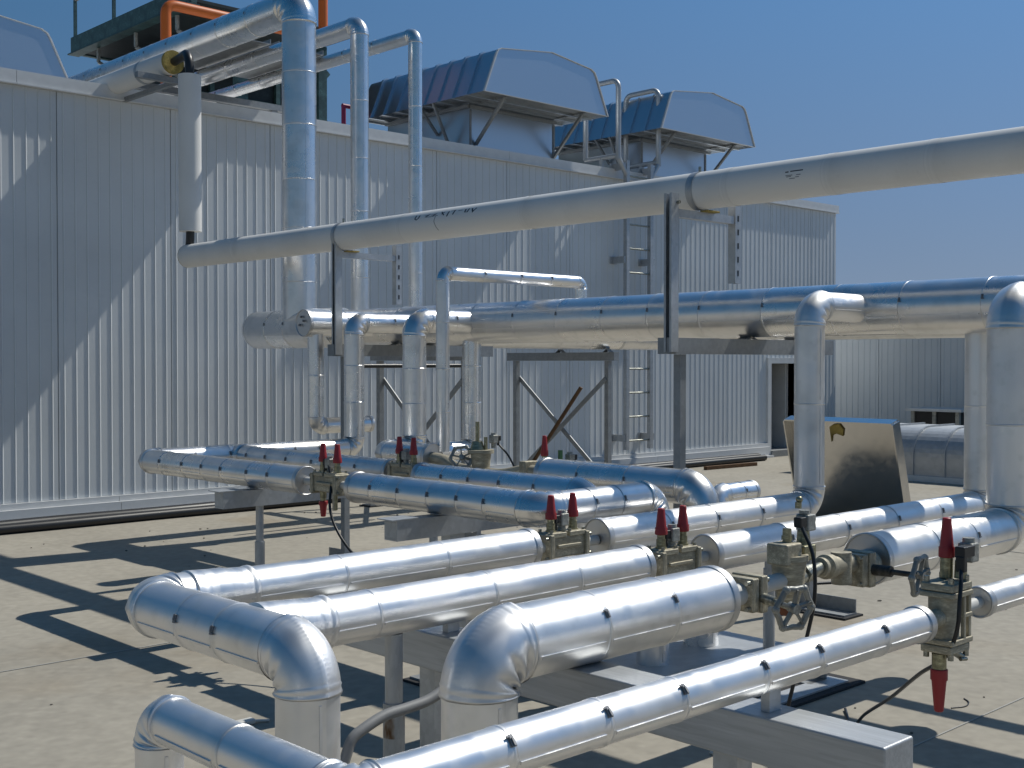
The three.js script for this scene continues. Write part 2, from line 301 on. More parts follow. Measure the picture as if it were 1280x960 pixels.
// ---------------------------------------------------------------- rooftop hoods
function hood(label, x, z, Lz) {
  const t = thing('exhaust_hood', label, 'hood', 'exhaust hoods along the roof', x, 3.985, z);
  const pf = [[0, 0.715], [0.20, 1.20], [0.225, 1.238], [0.27, 1.262], [1.14, 1.365], [1.86, 1.275], [1.925, 1.24], [1.96, 1.185], [2.18, 0.715]];
  const shape = s => { const cx = 1.09, cy = 0.98; return new THREE.Shape(pf.map(p => new THREE.Vector2(cx + (p[0] - cx) * (1 + s), cy + (p[1] - cy) * (1 + s)))); };
  const ex = (s, d, z0) => new THREE.ExtrudeGeometry(shape(s), { depth: d, bevelEnabled: false }).translate(0, 0, z0);
  const sc = g => { const u = g.attributes.uv; for (let i = 0; i < u.count; i++) u.setXY(i, u.getX(i) * 1.2, u.getY(i) * 1.2); return g; };
  const fp = part('end_plate', sc(ex(0, 0.02, -0.02)), hoodMetal, t); part('end_plate', sc(ex(0, 0.02, -Lz)), hoodMetal, t);
  const rim = new THREE.Shape(shape(0.007).getPoints()); rim.holes.push(new THREE.Path(shape(-0.012).getPoints())); part('rim', new THREE.ExtrudeGeometry(rim, { depth: 0.03, bevelEnabled: false }).translate(0, 0, -0.015), trimPaint, fp);
  const n = Math.round(Lz / 0.29);
  for (let k = 0; k < n; k++) {                                       // skin sheets with standing seams
    const z0 = -Lz + 0.02 + k * (Lz - 0.04) / n, z1 = z0 + (Lz - 0.04) / n - 0.004, pos = [], uv = [];
    for (let i = 0; i < pf.length - 1; i++) { const [ax, ay] = pf[i], [bx, by] = pf[i + 1]; for (const [px, py, pz] of [[ax, ay, z0], [ax, ay, z1], [bx, by, z1], [ax, ay, z0], [bx, by, z1], [bx, by, z0]]) { pos.push(px, py, pz); uv.push(px + py, pz); } }
    const g = new THREE.BufferGeometry(); g.setAttribute('position', new THREE.Float32BufferAttribute(pos, 3)); g.setAttribute('uv', new THREE.Float32BufferAttribute(uv, 2)); g.computeVertexNormals();
    const s = part('skin_sheet', g, hoodMetal, t); if (k > 0) part('standing_seam', ex(0.028, 0.03, z0 - 0.017), hoodMetal, s);
  }
  part('soffit', box(0.06, 2.12, 0.74, 0.755, -Lz + 0.03, -0.03), galvDull, t);
  const bb = part('base_box', box(0.35, 1.86, 0.0, 0.739, -Lz + 0.2, -0.66), hoodMetal, t);
  part('box_rim', join([box(0.33, 1.88, 0.66, 0.70, -0.658, -0.64), box(0.30, 0.346, 0.66, 0.70, -Lz + 0.2, -0.64), box(0.352, 0.38, 0.01, 0.65, -0.658, -0.648), box(1.83, 1.858, 0.01, 0.65, -0.658, -0.648)]), galvDull, bb);
  for (const xx of [0.45, 1.84]) part('bracket', join([bar(V(xx, 0.22, -0.65), V(xx, 0.73, -0.12), 0.035, 0.035), bar(V(xx, 0.73, -0.64), V(xx, 0.73, -0.05), 0.03, 0.02)]), galvDull, t);
  for (const yy of [0.22, 0.5]) part('bracket', bar(V(0.34, yy - 0.1, -0.75 - yy), V(0.02, 0.735, -0.75 - yy), 0.03, 0.03), galvDull, t);
  return t;
}
hood('galvanised exhaust hood beside the ladder on its side towards the pipe risers', 9.65, -10.6, 2.5);
hood('galvanised exhaust hood behind the ladder handrails at the far end of the roof', 12.93, -10.6, 2.5);
hood('galvanised exhaust hood standing apart beside the dark steel platform', 3.76, -13.6, 2.5);

// ---------------------------------------------------------------- wall ladder with walk-through handrails
{
  const t = thing('wall_ladder', 'grey steel wall ladder with looped handrails at the roof edge', 'ladder', null, 12.44, 0, -10.8);
  part('stile', box(-0.03, 0.03, 0.30, 4.22, -0.03, 0.03), galv, t); part('stile', box(0.47, 0.53, 0.30, 4.22, -0.03, 0.03), galv, t);
  for (let h = 0.42; h < 4.1; h += 0.327) part('rung', rod(V(0.03, h, 0), V(0.47, h, 0), 0.013, 10), zinc, t);
  for (const y of [0.46, 2.88, 4.14]) for (const x of [-0.05, 0.55]) part('wall_bracket', join([box(x - 0.02, x + 0.02, y - 0.045, y + 0.045, -0.2, 0.02), box(x - 0.07, x + 0.07, y - 0.05, y + 0.05, -0.205, -0.19)]), galv, t);
  for (const [x, k] of [[-0.17, -1], [0.67, 1]]) {
    const R = 0.10, top = 1.40, zf = -0.60, pts = [V(x, 4.22, 0), V(x, 5.28 - R, 0)];
    for (let i = 1; i <= 5; i++) { const a = i / 5 * Math.PI / 2; pts.push(V(x, 5.28 - R + R * Math.sin(a), -R + R * Math.cos(a))); }
    for (let i = 0; i <= 5; i++) { const a = i / 5 * Math.PI / 2; pts.push(V(x, 5.28 - R + R * Math.cos(a), zf + R - R * Math.sin(a))); }
    pts.push(V(x, 4.27, zf)); const c = new THREE.CurvePath(); for (let i = 0; i < pts.length - 1; i++) c.add(new THREE.LineCurve3(pts[i], pts[i + 1]));
    const hr = part('handrail', new THREE.TubeGeometry(c, 90, 0.037, 12, false), galv, t);
    part('lower_rail', join([rod(V(x, 4.27, -0.01), V(x, 4.27, zf), 0.034, 10), rod(V(x, 4.27, zf * 0.5), V(x, 4.0, zf * 0.5), 0.034, 10), rod(V(x, 4.24, 0), V(x - k * 0.17, 4.02, 0), 0.034, 10)]), galv, hr);
  }
}

// ---------------------------------------------------------------- dark steel platform and plant behind the parapet
{
  const t = thing('steel_platform', 'dark green steel walkway platform with railing above the building roof', 'platform', null, 7.6, 3.985, -17.35);
  const y = 2.02, L = 3.55;
  part('edge_beam', box(0, 0.08, y, y + 0.24, 0, L), tealSteel, t); part('edge_beam', box(0.08, 2.5, y, y + 0.24, 0, 0.08), tealSteel, t);
  part('deck_plate', box(0.08, 2.5, y + 0.02, y + 0.06, 0.08, L), darkPanel, t); part('lower_flange', box(-0.05, 0.12, y - 0.02, y - 0.002, 0, L), tealSteel, t);
  for (let z = 0.7; z < L; z += 1.15) part('bracket', join([bar(V(0.1, y - 0.03, z), V(0.1, y - 0.22, z), 0.04, 0.04), bar(V(0.1, y - 0.22, z), V(0.95, y - 0.62, z), 0.04, 0.04)]), greyPaint, t);
  for (let z = 0.05; z < L; z += 1.25) part('railing_post', box(0.02, 0.06, y + 0.24, y + 1.3, z, z + 0.04), tealSteel, t);
  for (const h of [0.78, 1.28]) part('railing', rod(V(0.04, y + h, 0.05), V(0.04, y + h, L), 0.022, 8), greyPaint, t);
  for (const [x, z] of [[1.0, 0.4], [1.0, L - 0.7], [2.3, 0.4], [2.3, L - 0.7]]) part('column', box(x, x + 0.14, 0.001, y - 0.02, z, z + 0.14), tealSteel, t);
}
{
  const t = thing('rooftop_plant_frame', 'dark framed plant enclosure with panels under the platform', 'plant', null, 8.3, 3.985, -15.6);
  part('enclosure', box(0, 2.1, 0, 1.98, -2.2, 0), darkPanel, t);
  for (const x of [0, 0.55, 1.1, 1.65, 2.05]) part('upright', box(x, x + 0.07, 0, 2.0, 0.002, 0.06), tealSteel, t);
  for (const h of [0.02, 0.72, 1.3, 1.9]) part('cross_rail', box(0.07, 2.05, h, h + 0.06, 0.002, 0.05), h === 0.72 ? greyPaint : tealSteel, t);
  part('knee_brace', bar(V(2.12, 1.45, 0.03), V(2.6, 1.98, 0.03), 0.07, 0.07), tealSteel, t);
}
{
  const t = thing('orange_pipe', 'orange painted pipe rising from the roof and turning under the platform', 'pipe', null, 6.83, 3.985, -13);
  const c = new THREE.CurvePath(), R = 0.13, add = (a, b) => c.add(new THREE.LineCurve3(V(...a), V(...b)));
  add([0, 0, 0], [0, 1.675 - R, 0]); c.add(new THREE.QuadraticBezierCurve3(V(0, 1.675 - R, 0), V(0, 1.675, 0), V(R, 1.675, 0))); add([R, 1.675, 0], [2.2 - R, 1.675, 0]);
  c.add(new THREE.QuadraticBezierCurve3(V(2.2 - R, 1.675, 0), V(2.2, 1.675, 0), V(2.2, 1.675 + R, 0))); add([2.2, 1.675 + R, 0], [2.2, 2.6, 0]);
  part('pipe', new THREE.TubeGeometry(c, 120, 0.062, 16), orangePaint, t);
}
{ const t = thing('magenta_pipe', 'thin magenta pipe bend on the roof behind the parapet', 'pipe', null, 9.35, 3.985, -13); part('pipe', join([rod(V(0, 0, 0), V(0, 0.87, 0), 0.03, 8), rod(V(-0.02, 0.86, 0), V(0.5, 0.86, 0), 0.03, 8)]), magentaPaint, t); }

// ---------------------------------------------------------------- pipes
const HP = 0.784, HA = 0.885, HH = 1.776;
const pipe = (name, label, group) => thing(name, label, 'pipe', group);

// headers on the raised rack
{
  const t = pipe('header_pipe', 'long aluminium-clad header pipe on the raised rack, nearest the branch risers');
  pipeRun(t, [[5.75, HH, -9.26], [5.75, HH, -8.05]], 0.163, { pitch: 0.30 });
  part('domed_end', align(new THREE.SphereGeometry(0.163, 40, 14, 0, 2 * Math.PI, 0, Math.PI / 2).scale(1, 0.85, 1), V(5.75, HH, -9.26), V(5.75, HH, -10.26)), cladding[0], t);
  part('reducer', align(lathe([[0.163, 0], [0.166, 0.002], [0.166, 0.012], [0.150, 0.05], [0.138, 0.09]], 40), V(5.75, HH, -8.05), V(5.75, HH, -7.05)), cladding[2], t);
  pipeRun(t, [[5.75, HH, -7.97], [5.75, HH, 0.6]], 0.138, { pitch: 0.40, capB: true });
  pipeRun(t, [[11.4, HH, -9.28], [5.75, HH, -9.28]], 0.138, { pitch: 0.44, capA: true });
}
{ const t = pipe('header_pipe', 'aluminium-clad second header running close behind the first on the rack'); pipeRun(t, [[9.9, 1.74, -8.72], [6.05, 1.74, -8.72], [6.05, 1.74, -4.7]], 0.108, { pitch: 0.45, capA: true, capB: true }); }
{ const t = pipe('header_pipe', 'slim aluminium-clad pipe hidden behind the header, end of the rack'); pipeRun(t, [[6.20, 1.68, -4.6], [6.20, 1.68, 0.4]], 0.053, { pitch: 0.45, capA: true, capB: true }); }
// tall risers from the roof
{ const t = pipe('tall_riser', 'thickest aluminium-clad riser coming over the roof edge and down to the rack'); pipeRun(t, [[5.75, HH, -8.63], [5.75, 4.50, -8.63], [5.75, 4.50, -20]], 0.143, { pitch: 0.46, clips: undefined }); }
{ const t = pipe('tall_riser', 'middle-sized aluminium-clad riser between the thickest and the slimmest riser'); pipeRun(t, [[6.40, 1.74, -8.66], [6.40, 4.46, -8.66], [6.40, 4.46, -20]], 0.080, { pitch: 0.5 }); }
{ const t = pipe('tall_riser', 'slimmest aluminium-clad riser coming over the roof edge beside the hood'); pipeRun(t, [[7.03, 1.74, -8.66], [7.03, 4.49, -8.66], [7.03, 4.49, -20]], 0.064, { pitch: 0.5 }); }

// branch risers and floor loops behind the valves
{
  const t = pipe('branch_loop', 'aluminium-clad branch from the header down to the two floor pipes by the wall side');
  pipeRun(t, [[5.72, HH, -7.0], [5.12, HH, -7.0], [5.12, HA, -7.0], [3.53, HA, -7.0], [3.53, HA, -5.25]], 0.072, { pitch: 0.24, capB: true });
  pipeRun(t, [[4.16, HA, -7.0], [4.16, HA, -5.33]], 0.070, { pitch: 0.24, capB: true }); collar(t, V(4.16, HA, -6.90), V(0, 0, 1), 0.072);
}
{ const t = pipe('branch_loop', 'thick aluminium-clad branch riser with short floor pipe feeding the flanged stop valve'); pipeRun(t, [[5.72, HH, -6.37], [5.16, HH, -6.37], [5.16, 0.90, -6.37], [4.88, 0.90, -6.37], [4.88, 0.90, -5.85]], 0.081, { pitch: 0.26, capB: true, bend: 0.104 }); }
{ const t = pipe('drop_pipe', 'aluminium-clad drop under the header turning into a short capped floor pipe'); pipeRun(t, [[5.76, 1.72, -6.46], [5.76, 0.87, -6.46], [5.36, 0.87, -6.46]], 0.067, { pitch: 0.3, capB: true }); }
{ const t = pipe('slim_riser', 'slim aluminium-clad riser bending over the top of the header'); pipeRun(t, [[4.97, 0.93, -5.85], [4.97, 2.06, -5.85], [6.25, 2.06, -5.85], [6.25, 1.66, -5.85]], 0.043, { pitch: 0.3 }); }
{
  const t = pipe('capped_stub', 'capped aluminium stub on the header with a thin drop leg below it');
  pipeRun(t, [[5.05, 1.785, -7.52], [5.72, 1.785, -7.52]], 0.098, { pitch: 0.3, capA: true, clips: false });
  pipeRun(t, [[5.15, 1.71, -7.52], [5.15, 1.02, -7.52], [5.64, 1.02, -7.52]], 0.060, { pitch: 0.32, capB: true });
  part('cap_bolts', join([V(5.035, 1.80, -7.50), V(5.035, 1.77, -7.55), V(5.035, 1.83, -7.53)].map(p => rod(p, p.clone().add(V(-0.012, 0, 0)), 0.010, 6))), clipMetal, t);
}
{ const t = pipe('floor_pipe', 'aluminium-clad floor pipe with a sideways elbow, after the valve with a lower red cap'); pipeRun(t, [[3.53, HA, -4.80], [3.53, HA, -3.52], [4.24, HA, -3.52], [4.24, 0.13, -3.52]], 0.074, { pitch: 0.2, capA: true }); }
{ const t = pipe('floor_pipe', 'aluminium-clad floor pipe between its two neighbours, after the twin-capped valve'); pipeRun(t, [[4.12, HA, -5.02], [4.12, HA, -3.80], [4.12, 0.13, -3.80]], 0.070, { pitch: 0.24, capA: true }); }
{ const t = pipe('floor_pipe', 'thickest aluminium-clad floor pipe of the three dropping into the galvanised curb'); pipeRun(t, [[4.70, HA, -4.66], [4.70, HA, -3.60], [4.70, 0.13, -3.60]], 0.086, { pitch: 0.32, capA: true }); }
{ const t = pipe('capped_stub', 'short capped aluminium pipe rising from the deck beyond the galvanised curb'); pipeRun(t, [[6.58, 0, -4.92], [6.58, 0.60, -4.92], [6.98, 0.60, -4.92]], 0.074, { pitch: 0.2, capB: true }); }

// front group: duller, more handled sheet
cladding = satinClad;
{
  const t = pipe('manifold_pipe', 'aluminium manifold with two parallel branches and an elbow down to the deck');
  pipeRun(t, [[1.92, HP, -3.317], [1.665, HP, -3.317], [1.665, HP, -2.47], [1.665, 0, -2.47]], 0.079, { pitch: 0.26 });
  pipeRun(t, [[3.245, HP, -3.317], [1.92, HP, -3.317]], 0.070, { pitch: 0.42, capA: true, clips: false });
  pipeRun(t, [[3.235, HP, -2.75], [1.665, HP, -2.75]], 0.070, { pitch: 0.42, capA: true, clips: false });
  { const pr = [[0.066, 0], [0.0835, 0.002]]; for (let k = 1; k <= 30; k++) { const q = k / 30; pr.push([0.0835 - 0.0115 * q, q * 0.20]); } pr.push([0.0755, 0.205], [0.0755, 0.217], [0.0705, 0.22]);
    for (const z of [-2.75, -3.317]) { const x = z < -3 ? 1.80 : 1.69, g = lathe(pr, 40), p = g.attributes.position; for (let k = 0; k < p.count; k++) { const a = Math.atan2(p.getZ(k), p.getX(k)), y = p.getY(k); const e = Math.sin(y / 0.22 * Math.PI), fold = Math.pow(Math.max(0, Math.sin(y * 95 + 2.2 * Math.sin(a * 1.0 + z))), 6) * Math.max(0, Math.sin(a * 2 + z * 3)) * e * (y > 0.01 && y < 0.2 ? 1 : 0), m = 1 - 0.055 * fold; p.setX(k, p.getX(k) * m); p.setZ(k, p.getZ(k) * m); } g.computeVertexNormals(); part('folded_boot', align(g, V(x, HP, z), V(x + 1, HP, z)), cladding[0], t); } }
}
{ const t = pipe('branch_riser', 'aluminium-clad floor pipe turning up to a side stub on the header'); pipeRun(t, [[3.65, HP, -3.317], [5.20, HP, -3.317], [5.20, HH, -3.317], [5.72, HH, -3.317]], 0.074, { pitch: 0.4, capA: true, bend: 0.1 }); }
{ const t = pipe('branch_riser', 'aluminium-clad floor pipe turning straight up into the underside of the header'); pipeRun(t, [[3.62, HP, -2.75], [5.84, HP, -2.75], [5.84, 1.74, -2.75]], 0.070, { pitch: 0.42, capA: true }); }
{ const t = pipe('branch_riser', 'thick aluminium-clad floor pipe beyond the two handwheels turning up to the header'); pipeRun(t, [[4.0, 0.775, -2.30], [5.17, 0.775, -2.30], [5.17, 1.75, -2.30], [5.72, 1.75, -2.30]], 0.093, { pitch: 0.34, capA: true }); }
{ const t = pipe('down_pipe', 'thick aluminium-clad pipe with a large elbow down to the deck, before the handwheel valve'); pipeRun(t, [[2.945, HP, -2.215], [2.0, HP, -2.215], [2.0, 0, -2.215]], 0.096, { pitch: 0.30, capA: true, bend: 0.108, wrinkle: 0.4, side: V(0, 0.5, 0.85) }); }
{ const t = pipe('slim_floor_pipe', 'slim aluminium-clad pipe resting on the galvanised beam and turning down at its end'); pipeRun(t, [[3.065, HP, -1.61], [1.16, HP, -1.61], [1.16, HP, -2.25], [1.16, 0, -2.25]], 0.0475, { pitch: 0.26, capA: true, side: V(0, 0.62, 0.78) }); }
{ const t = pipe('slim_floor_pipe', 'slim aluminium-clad pipe beyond the valve with the hanging red cap'); pipeRun(t, [[3.43, 0.795, -1.61], [5.2, 0.795, -1.61]], 0.043, { pitch: 0.34, capA: true, capB: true, side: V(0, 0.5, 0.85) }); }

// white insulated pipe, its riser and its rooftop end
const scrawl = (() => {                                       // hand-written marks and a small stencil, on the white jacket
  const mk = draw => { const c = document.createElement('canvas'); c.width = c.height = 512; const x = c.getContext('2d'); x.fillStyle = '#f9f9f9'; x.fillRect(0, 0, 512, 512); draw(x); const t = new THREE.CanvasTexture(c); t.colorSpace = THREE.SRGBColorSpace; return std(lin(0.79, 0.78, 0.75), 0.55, 0, { map: t }); };
  const hand = mk(x => {
    x.strokeStyle = '#20242e'; x.lineWidth = 5; x.lineCap = 'round';
    const L = (...p) => { x.beginPath(); x.moveTo(p[0], p[1]); for (let i = 2; i < p.length; i += 2) x.lineTo(p[i], p[i + 1]); x.stroke(); };
    const T = (px, py) => [70 + (px - 95) * 0.31, 70 + (py - 200) * 0.62 + (px - 95) * 0.115];
    const S = (...p) => { const q = []; for (let i = 0; i < p.length; i += 2) q.push(...T(p[i], p[i + 1])); L(...q); };
    S(100, 330, 95, 400, 120, 415, 145, 380, 150, 330); S(235, 335, 290, 310, 245, 360, 320, 352); S(320, 320, 385, 295, 340, 345, 410, 325); S(455, 255, 500, 320); S(498, 258, 465, 300); S(560, 250, 548, 340); S(590, 240, 640, 222, 625, 305); S(690, 235, 735, 225); S(785, 205, 785, 265, 815, 262, 830, 195); S(870, 190, 890, 255, 925, 185);
    x.strokeStyle = 'rgba(60,60,64,0.5)'; x.lineWidth = 3; S(388, 340, 378, 430, 400, 520, 420, 580);
  });
  const stencil = mk(x => { x.fillStyle = '#3a3a3e'; x.fillRect(330, 214, 62, 9); x.fillRect(306, 216, 16, 10); x.fillStyle = '#86868a'; for (const [a, b, w] of [[308, 246, 34], [312, 256, 24], [326, 272, 28], [360, 248, 22], [356, 264, 18]]) x.fillRect(a, b, w, 6); });
  return { hand, stencil };
})();
{
  const t = pipe('white_pipe', 'long white insulated pipe carried above the rack on steel struts'), r = 0.100, y = 2.41, x = 5.19;
  const cuts = [-9.5, -8.6, -6.45, -5.25, -3.75, -3.15, -2.62, -0.9, 0.9];
  for (let i = 0; i < cuts.length - 1; i++) {
    const L = cuts[i + 1] - cuts[i], g = new THREE.CylinderGeometry(r, r, L, 40, 1, true), m = i === 2 ? scrawl.hand : i === 4 ? scrawl.stencil : whiteInsul;
    const u = g.attributes.uv; for (let k = 0; k < u.count; k++) u.setXY(k, (m === whiteInsul ? u.getX(k) * 0.6 : 0), (m === whiteInsul ? u.getY(k) * L : 0));
    g.rotateX(Math.PI / 2); const q = g.attributes.position;
    if (m !== whiteInsul) for (let k = 0; k < u.count; k++) {          // print sits on the side towards -x
      const a = Math.atan2(q.getY(k), -q.getX(k)), s = (q.getZ(k) / L + 0.5); u.setXY(k, s, 0.5 + a / 3.2 * 0.98 + (Math.abs(a) > 1.55 ? 0 : 0));
    }
    g.translate(x, y, (cuts[i] + cuts[i + 1]) / 2); const s = part('insulation_section', g, m, t);
    if (i > 0) part('joint_band', new THREE.CylinderGeometry(r + 0.0012, r + 0.0012, 0.05, 40, 1, true).rotateX(Math.PI / 2).translate(x, y, cuts[i] - 0.02), whiteInsul, s);
  }
  part('end_disc', new THREE.CylinderGeometry(r, r, 0.01, 32).rotateX(Math.PI / 2).translate(x, y, -9.5), foam, t);
}
{
  const t = pipe('white_riser', 'white insulated upright cylinder with black pipe ends by the roof edge'), x = 5.19, z = -9.46;
  part('insulation', new THREE.CylinderGeometry(0.096, 0.096, 1.34, 36).translate(x, 3.29, z), whiteInsul, t);
  part('black_pipe', tube([V(x, 2.66, z), V(x, 2.55, z - 0.005), V(x, 2.48, z - 0.02), V(x, 2.41, z - 0.05), V(x, 2.405, z - 0.04)], 0.036, 24, 12), rubber, t);
  part('black_bend', tube([V(x, 3.94, z), V(x, 4.02, z), V(x + 0.003, 4.10, z - 0.02), V(x + 0.02, 4.16, z - 0.09), V(x + 0.045, 4.165, z - 0.2), V(x + 0.06, 4.155, z - 0.38)], 0.038, 32, 12), rubber, t);
  const s = part('roof_insulation', rod(V(5.25, 4.155, z - 0.42), V(5.25, 4.155, -16), 0.105, 36), whiteInsul, t);
  part('foam_end', new THREE.CylinderGeometry(0.103, 0.104, 0.03, 30).rotateX(Math.PI / 2).translate(5.25, 4.155, z - 0.408), foam, s);
  part('strap', new THREE.CylinderGeometry(0.108, 0.108, 0.05, 30, 1, true).rotateX(Math.PI / 2).translate(5.25, 4.155, z - 0.92), galv, s);
}

// ---------------------------------------------------------------- supports
function foot(t, x, z, len, alongX) {
  const a = len / 2, p = alongX ? [box(x - a, x + a, 0.001, 0.012, z - 0.10, z + 0.10), box(x - a * 0.92, x + a * 0.92, 0.013, 0.022, z - 0.07, z + 0.07), box(x - a * 0.92, x + a * 0.92, 0.023, 0.10, z + 0.055, z + 0.064)]
    : [box(x - 0.10, x + 0.10, 0.001, 0.012, z - a, z + a), box(x - 0.07, x + 0.07, 0.013, 0.022, z - a * 0.92, z + a * 0.92), box(x + 0.055, x + 0.064, 0.023, 0.10, z - a * 0.92, z + a * 0.92)];
  const f = part('foot_angle', join([p[1], p[2]]), galvDull, t); part('rubber_pad', p[0], padRubber, f);
}
function sleevePost(t, x, z, h, r = 0.021) { const p = part('post', rod(V(x, 0.022, z), V(x, h, z), r, 18), galv, t); part('sleeve', rod(V(x, 0.022, z), V(x, h * 0.72, z), r + 0.006, 18), galv, p); }
// channel beam (web and two flanges)
const chanX = (x0, x1, top, z, d = 0.09, w = 0.09) => join([box(x0, x1, top - d, top, z + w / 2 - 0.007, z + w / 2), box(x0, x1, top - 0.008, top, z - w / 2, z + w / 2 - 0.0075), box(x0, x1, top - d, top - d + 0.008, z - w / 2, z + w / 2 - 0.0075), box(x0, x0 + 0.006, top - d + 0.009, top - 0.009, z - w / 2, z + w / 2 - 0.008)]);

function portal(label, z, xl, xr, x0, x1, top) {
  const t = thing('pipe_rack', label, 'pipe rack', 'racks under the header pipes', 0, 0, 0);
  const b = part('beam', chanX(x0, x1, top, z, 0.085, 0.08), galvDull, t);
  part('beam_end', box(x0 - 0.004, x0 - 0.001, top - 0.085, top, z - 0.04, z + 0.04), galvDull, b);
  for (const x of [xl, xr]) { part('post', box(x - 0.023, x + 0.023, 0.022, top - 0.087, z - 0.023, z + 0.023), galvDull, t); foot(t, x, z, 0.62, false); }
  for (const [x, r, y] of (z < -4.6 ? [[5.75, 0.137, HH], [6.05, 0.108, 1.74]] : [[5.75, 0.137, HH], [6.20, 0.053, 1.68]])) { part('pipe_shoe', join([bar(V(x - 0.05, top, z - 0.06), V(x, y - r + 0.004, z - 0.06), 0.07, 0.006), bar(V(x + 0.05, top, z - 0.06), V(x, y - r + 0.004, z - 0.06), 0.07, 0.006)]), galvDull, t); }
  return t;
}
const rackA = portal('steel rack under the headers beside the tall risers', -7.25, 5.22, 6.52, 5.10, 6.66, 1.625);
const rackB = portal('steel rack under the headers over the galvanised curb side', -4.02, 5.06, 6.30, 4.93, 6.50, 1.625);
portal('steel rack under the headers beyond the slim floor pipe', -0.6, 5.06, 6.30, 4.93, 6.50, 1.625);
function strutFrame(label, z, xl, xr) {
  const t = thing('strut_frame', label, 'strut frame', 'strut frames holding the white pipe');
  const strut = (x, y0, y1) => join([box(x - 0.025, x + 0.025, y0, y1, z + 0.022, z + 0.025), box(x - 0.025, x - 0.022, y0, y1, z - 0.025, z + 0.0215), box(x + 0.022, x + 0.025, y0, y1, z - 0.025, z + 0.0215)]);
  const st = part('strut', join([box(xl + 0.027, xl + 0.03, 1.55, 2.375, z - 0.025, z + 0.025), box(xl - 0.03, xl + 0.0265, 1.55, 2.375, z + 0.022, z + 0.025), box(xl - 0.03, xl + 0.0265, 1.55, 2.375, z - 0.025, z - 0.022), box(xl - 0.03, xl - 0.027, 1.55, 2.375, z + 0.012, z + 0.0215), box(xl - 0.03, xl - 0.027, 1.55, 2.375, z - 0.0215, z - 0.012)]), galv, t);
  const holes = []; for (let h = 1.66; h < 2.32; h += 0.075) holes.push(box(xl + 0.0262, xl + 0.0268, h, h + 0.032, z - 0.007, z + 0.007)); part('slots', join(holes), blackBox, st);
  const sr = part('strut', strut(xr, 1.93, 2.375), galv, t); const h2 = []; for (let h = 1.97; h < 2.32; h += 0.075) h2.push(box(xr - 0.006, xr + 0.006, h, h + 0.032, z + 0.0252, z + 0.0262)); part('slots', join(h2), blackBox, sr);
  part('cross_bar', box(xl + 0.031, xr - 0.026, 2.255, 2.297, z - 0.02, z + 0.02), galv, t);
  const cl = part('pipe_clamp', new THREE.CylinderGeometry(0.1035, 0.1035, 0.04, 36, 1, true, Math.PI * 0.5, Math.PI).rotateX(Math.PI / 2).rotateZ(Math.PI / 2).translate(5.19, 2.41, z), galv, t);
  part('clamp_bolt', rod(V(5.19, 2.505, z), V(5.19, 2.54, z), 0.008, 8), zinc, cl); part('strut_bolt', rod(V(xl + 0.02, 2.33, z + 0.025), V(xl + 0.02, 2.33, z + 0.04), 0.01, 6), zinc, cl);
  part('wood_wedge', join([rbox(5.24, 2.302, z + 0.03, 0.11, 0.010, 0.05, 0.003)]).rotateY(0), foam, t);
}
strutFrame('slotted strut frame holding the white pipe beside the tall risers', -7.22, 5.13, 5.68);
strutFrame('slotted strut frame holding the white pipe in front of the ladder', -3.99, 4.95, 5.50);
strutFrame('slotted strut frame holding the white pipe beyond the stencil mark', -0.6, 4.95, 5.50);

function braced(label, x, zf, zb) {
  const t = thing('braced_frame', label, 'support frame', 'braced frames under the pipe by the wall'), top = 1.60;
  part('beam', join([box(x - 0.04, x + 0.04, top - 0.09, top, zb - 0.12, zf + 0.12)]), galvDull, t);
  for (const z of [zf, zb]) { part('post', box(x - 0.028, x + 0.028, 0.022, top - 0.092, z - 0.028, z + 0.028), galvDull, t); foot(t, x, z, 0.4, true); }
  part('brace', bar(V(x - 0.035, 1.32, zf), V(x - 0.035, 0.16, zb), 0.012, 0.05), galvDull, t); part('brace', bar(V(x + 0.035, 1.32, zb), V(x + 0.035, 0.16, zf), 0.012, 0.05), galvDull, t);
  for (const z of [zf, (zf + zb) / 2]) part('pipe_shoe', join([bar(V(x, top, z - 0.05), V(x, top + 0.035, z), 0.06, 0.006), bar(V(x, top, z + 0.05), V(x, top + 0.035, z), 0.06, 0.006)]), galvDull, t);
}
braced('cross-braced steel frame with a timber stick leaning on it', 9.7, -8.68, -10.1);
braced('cross-braced steel frame standing behind the branch risers', 7.7, -8.73, -10.07);
{ const t = thing('timber_stick', 'brown timber stick leaning against the cross-braced frame', 'timber'); part('stick', bar(V(9.28, 0.03, -9.72), V(9.62, 1.22, -9.0), 0.035, 0.035), woodBrown, t); }
{ const t = thing('stub_valve', 'dark thin pipe with a small wheel hung below the rack beam', 'valve'); part('pipe', rod(V(6.6, 1.46, -9.0), V(8.0, 1.46, -9.0), 0.02, 10), rubber, t); part('wheel', join([new THREE.TorusGeometry(0.045, 0.008, 6, 18).rotateY(0.6).translate(8.05, 1.46, -9.0), rod(V(8.0, 1.46, -9), V(8.06, 1.46, -9), 0.01, 6)]), zinc, t); }
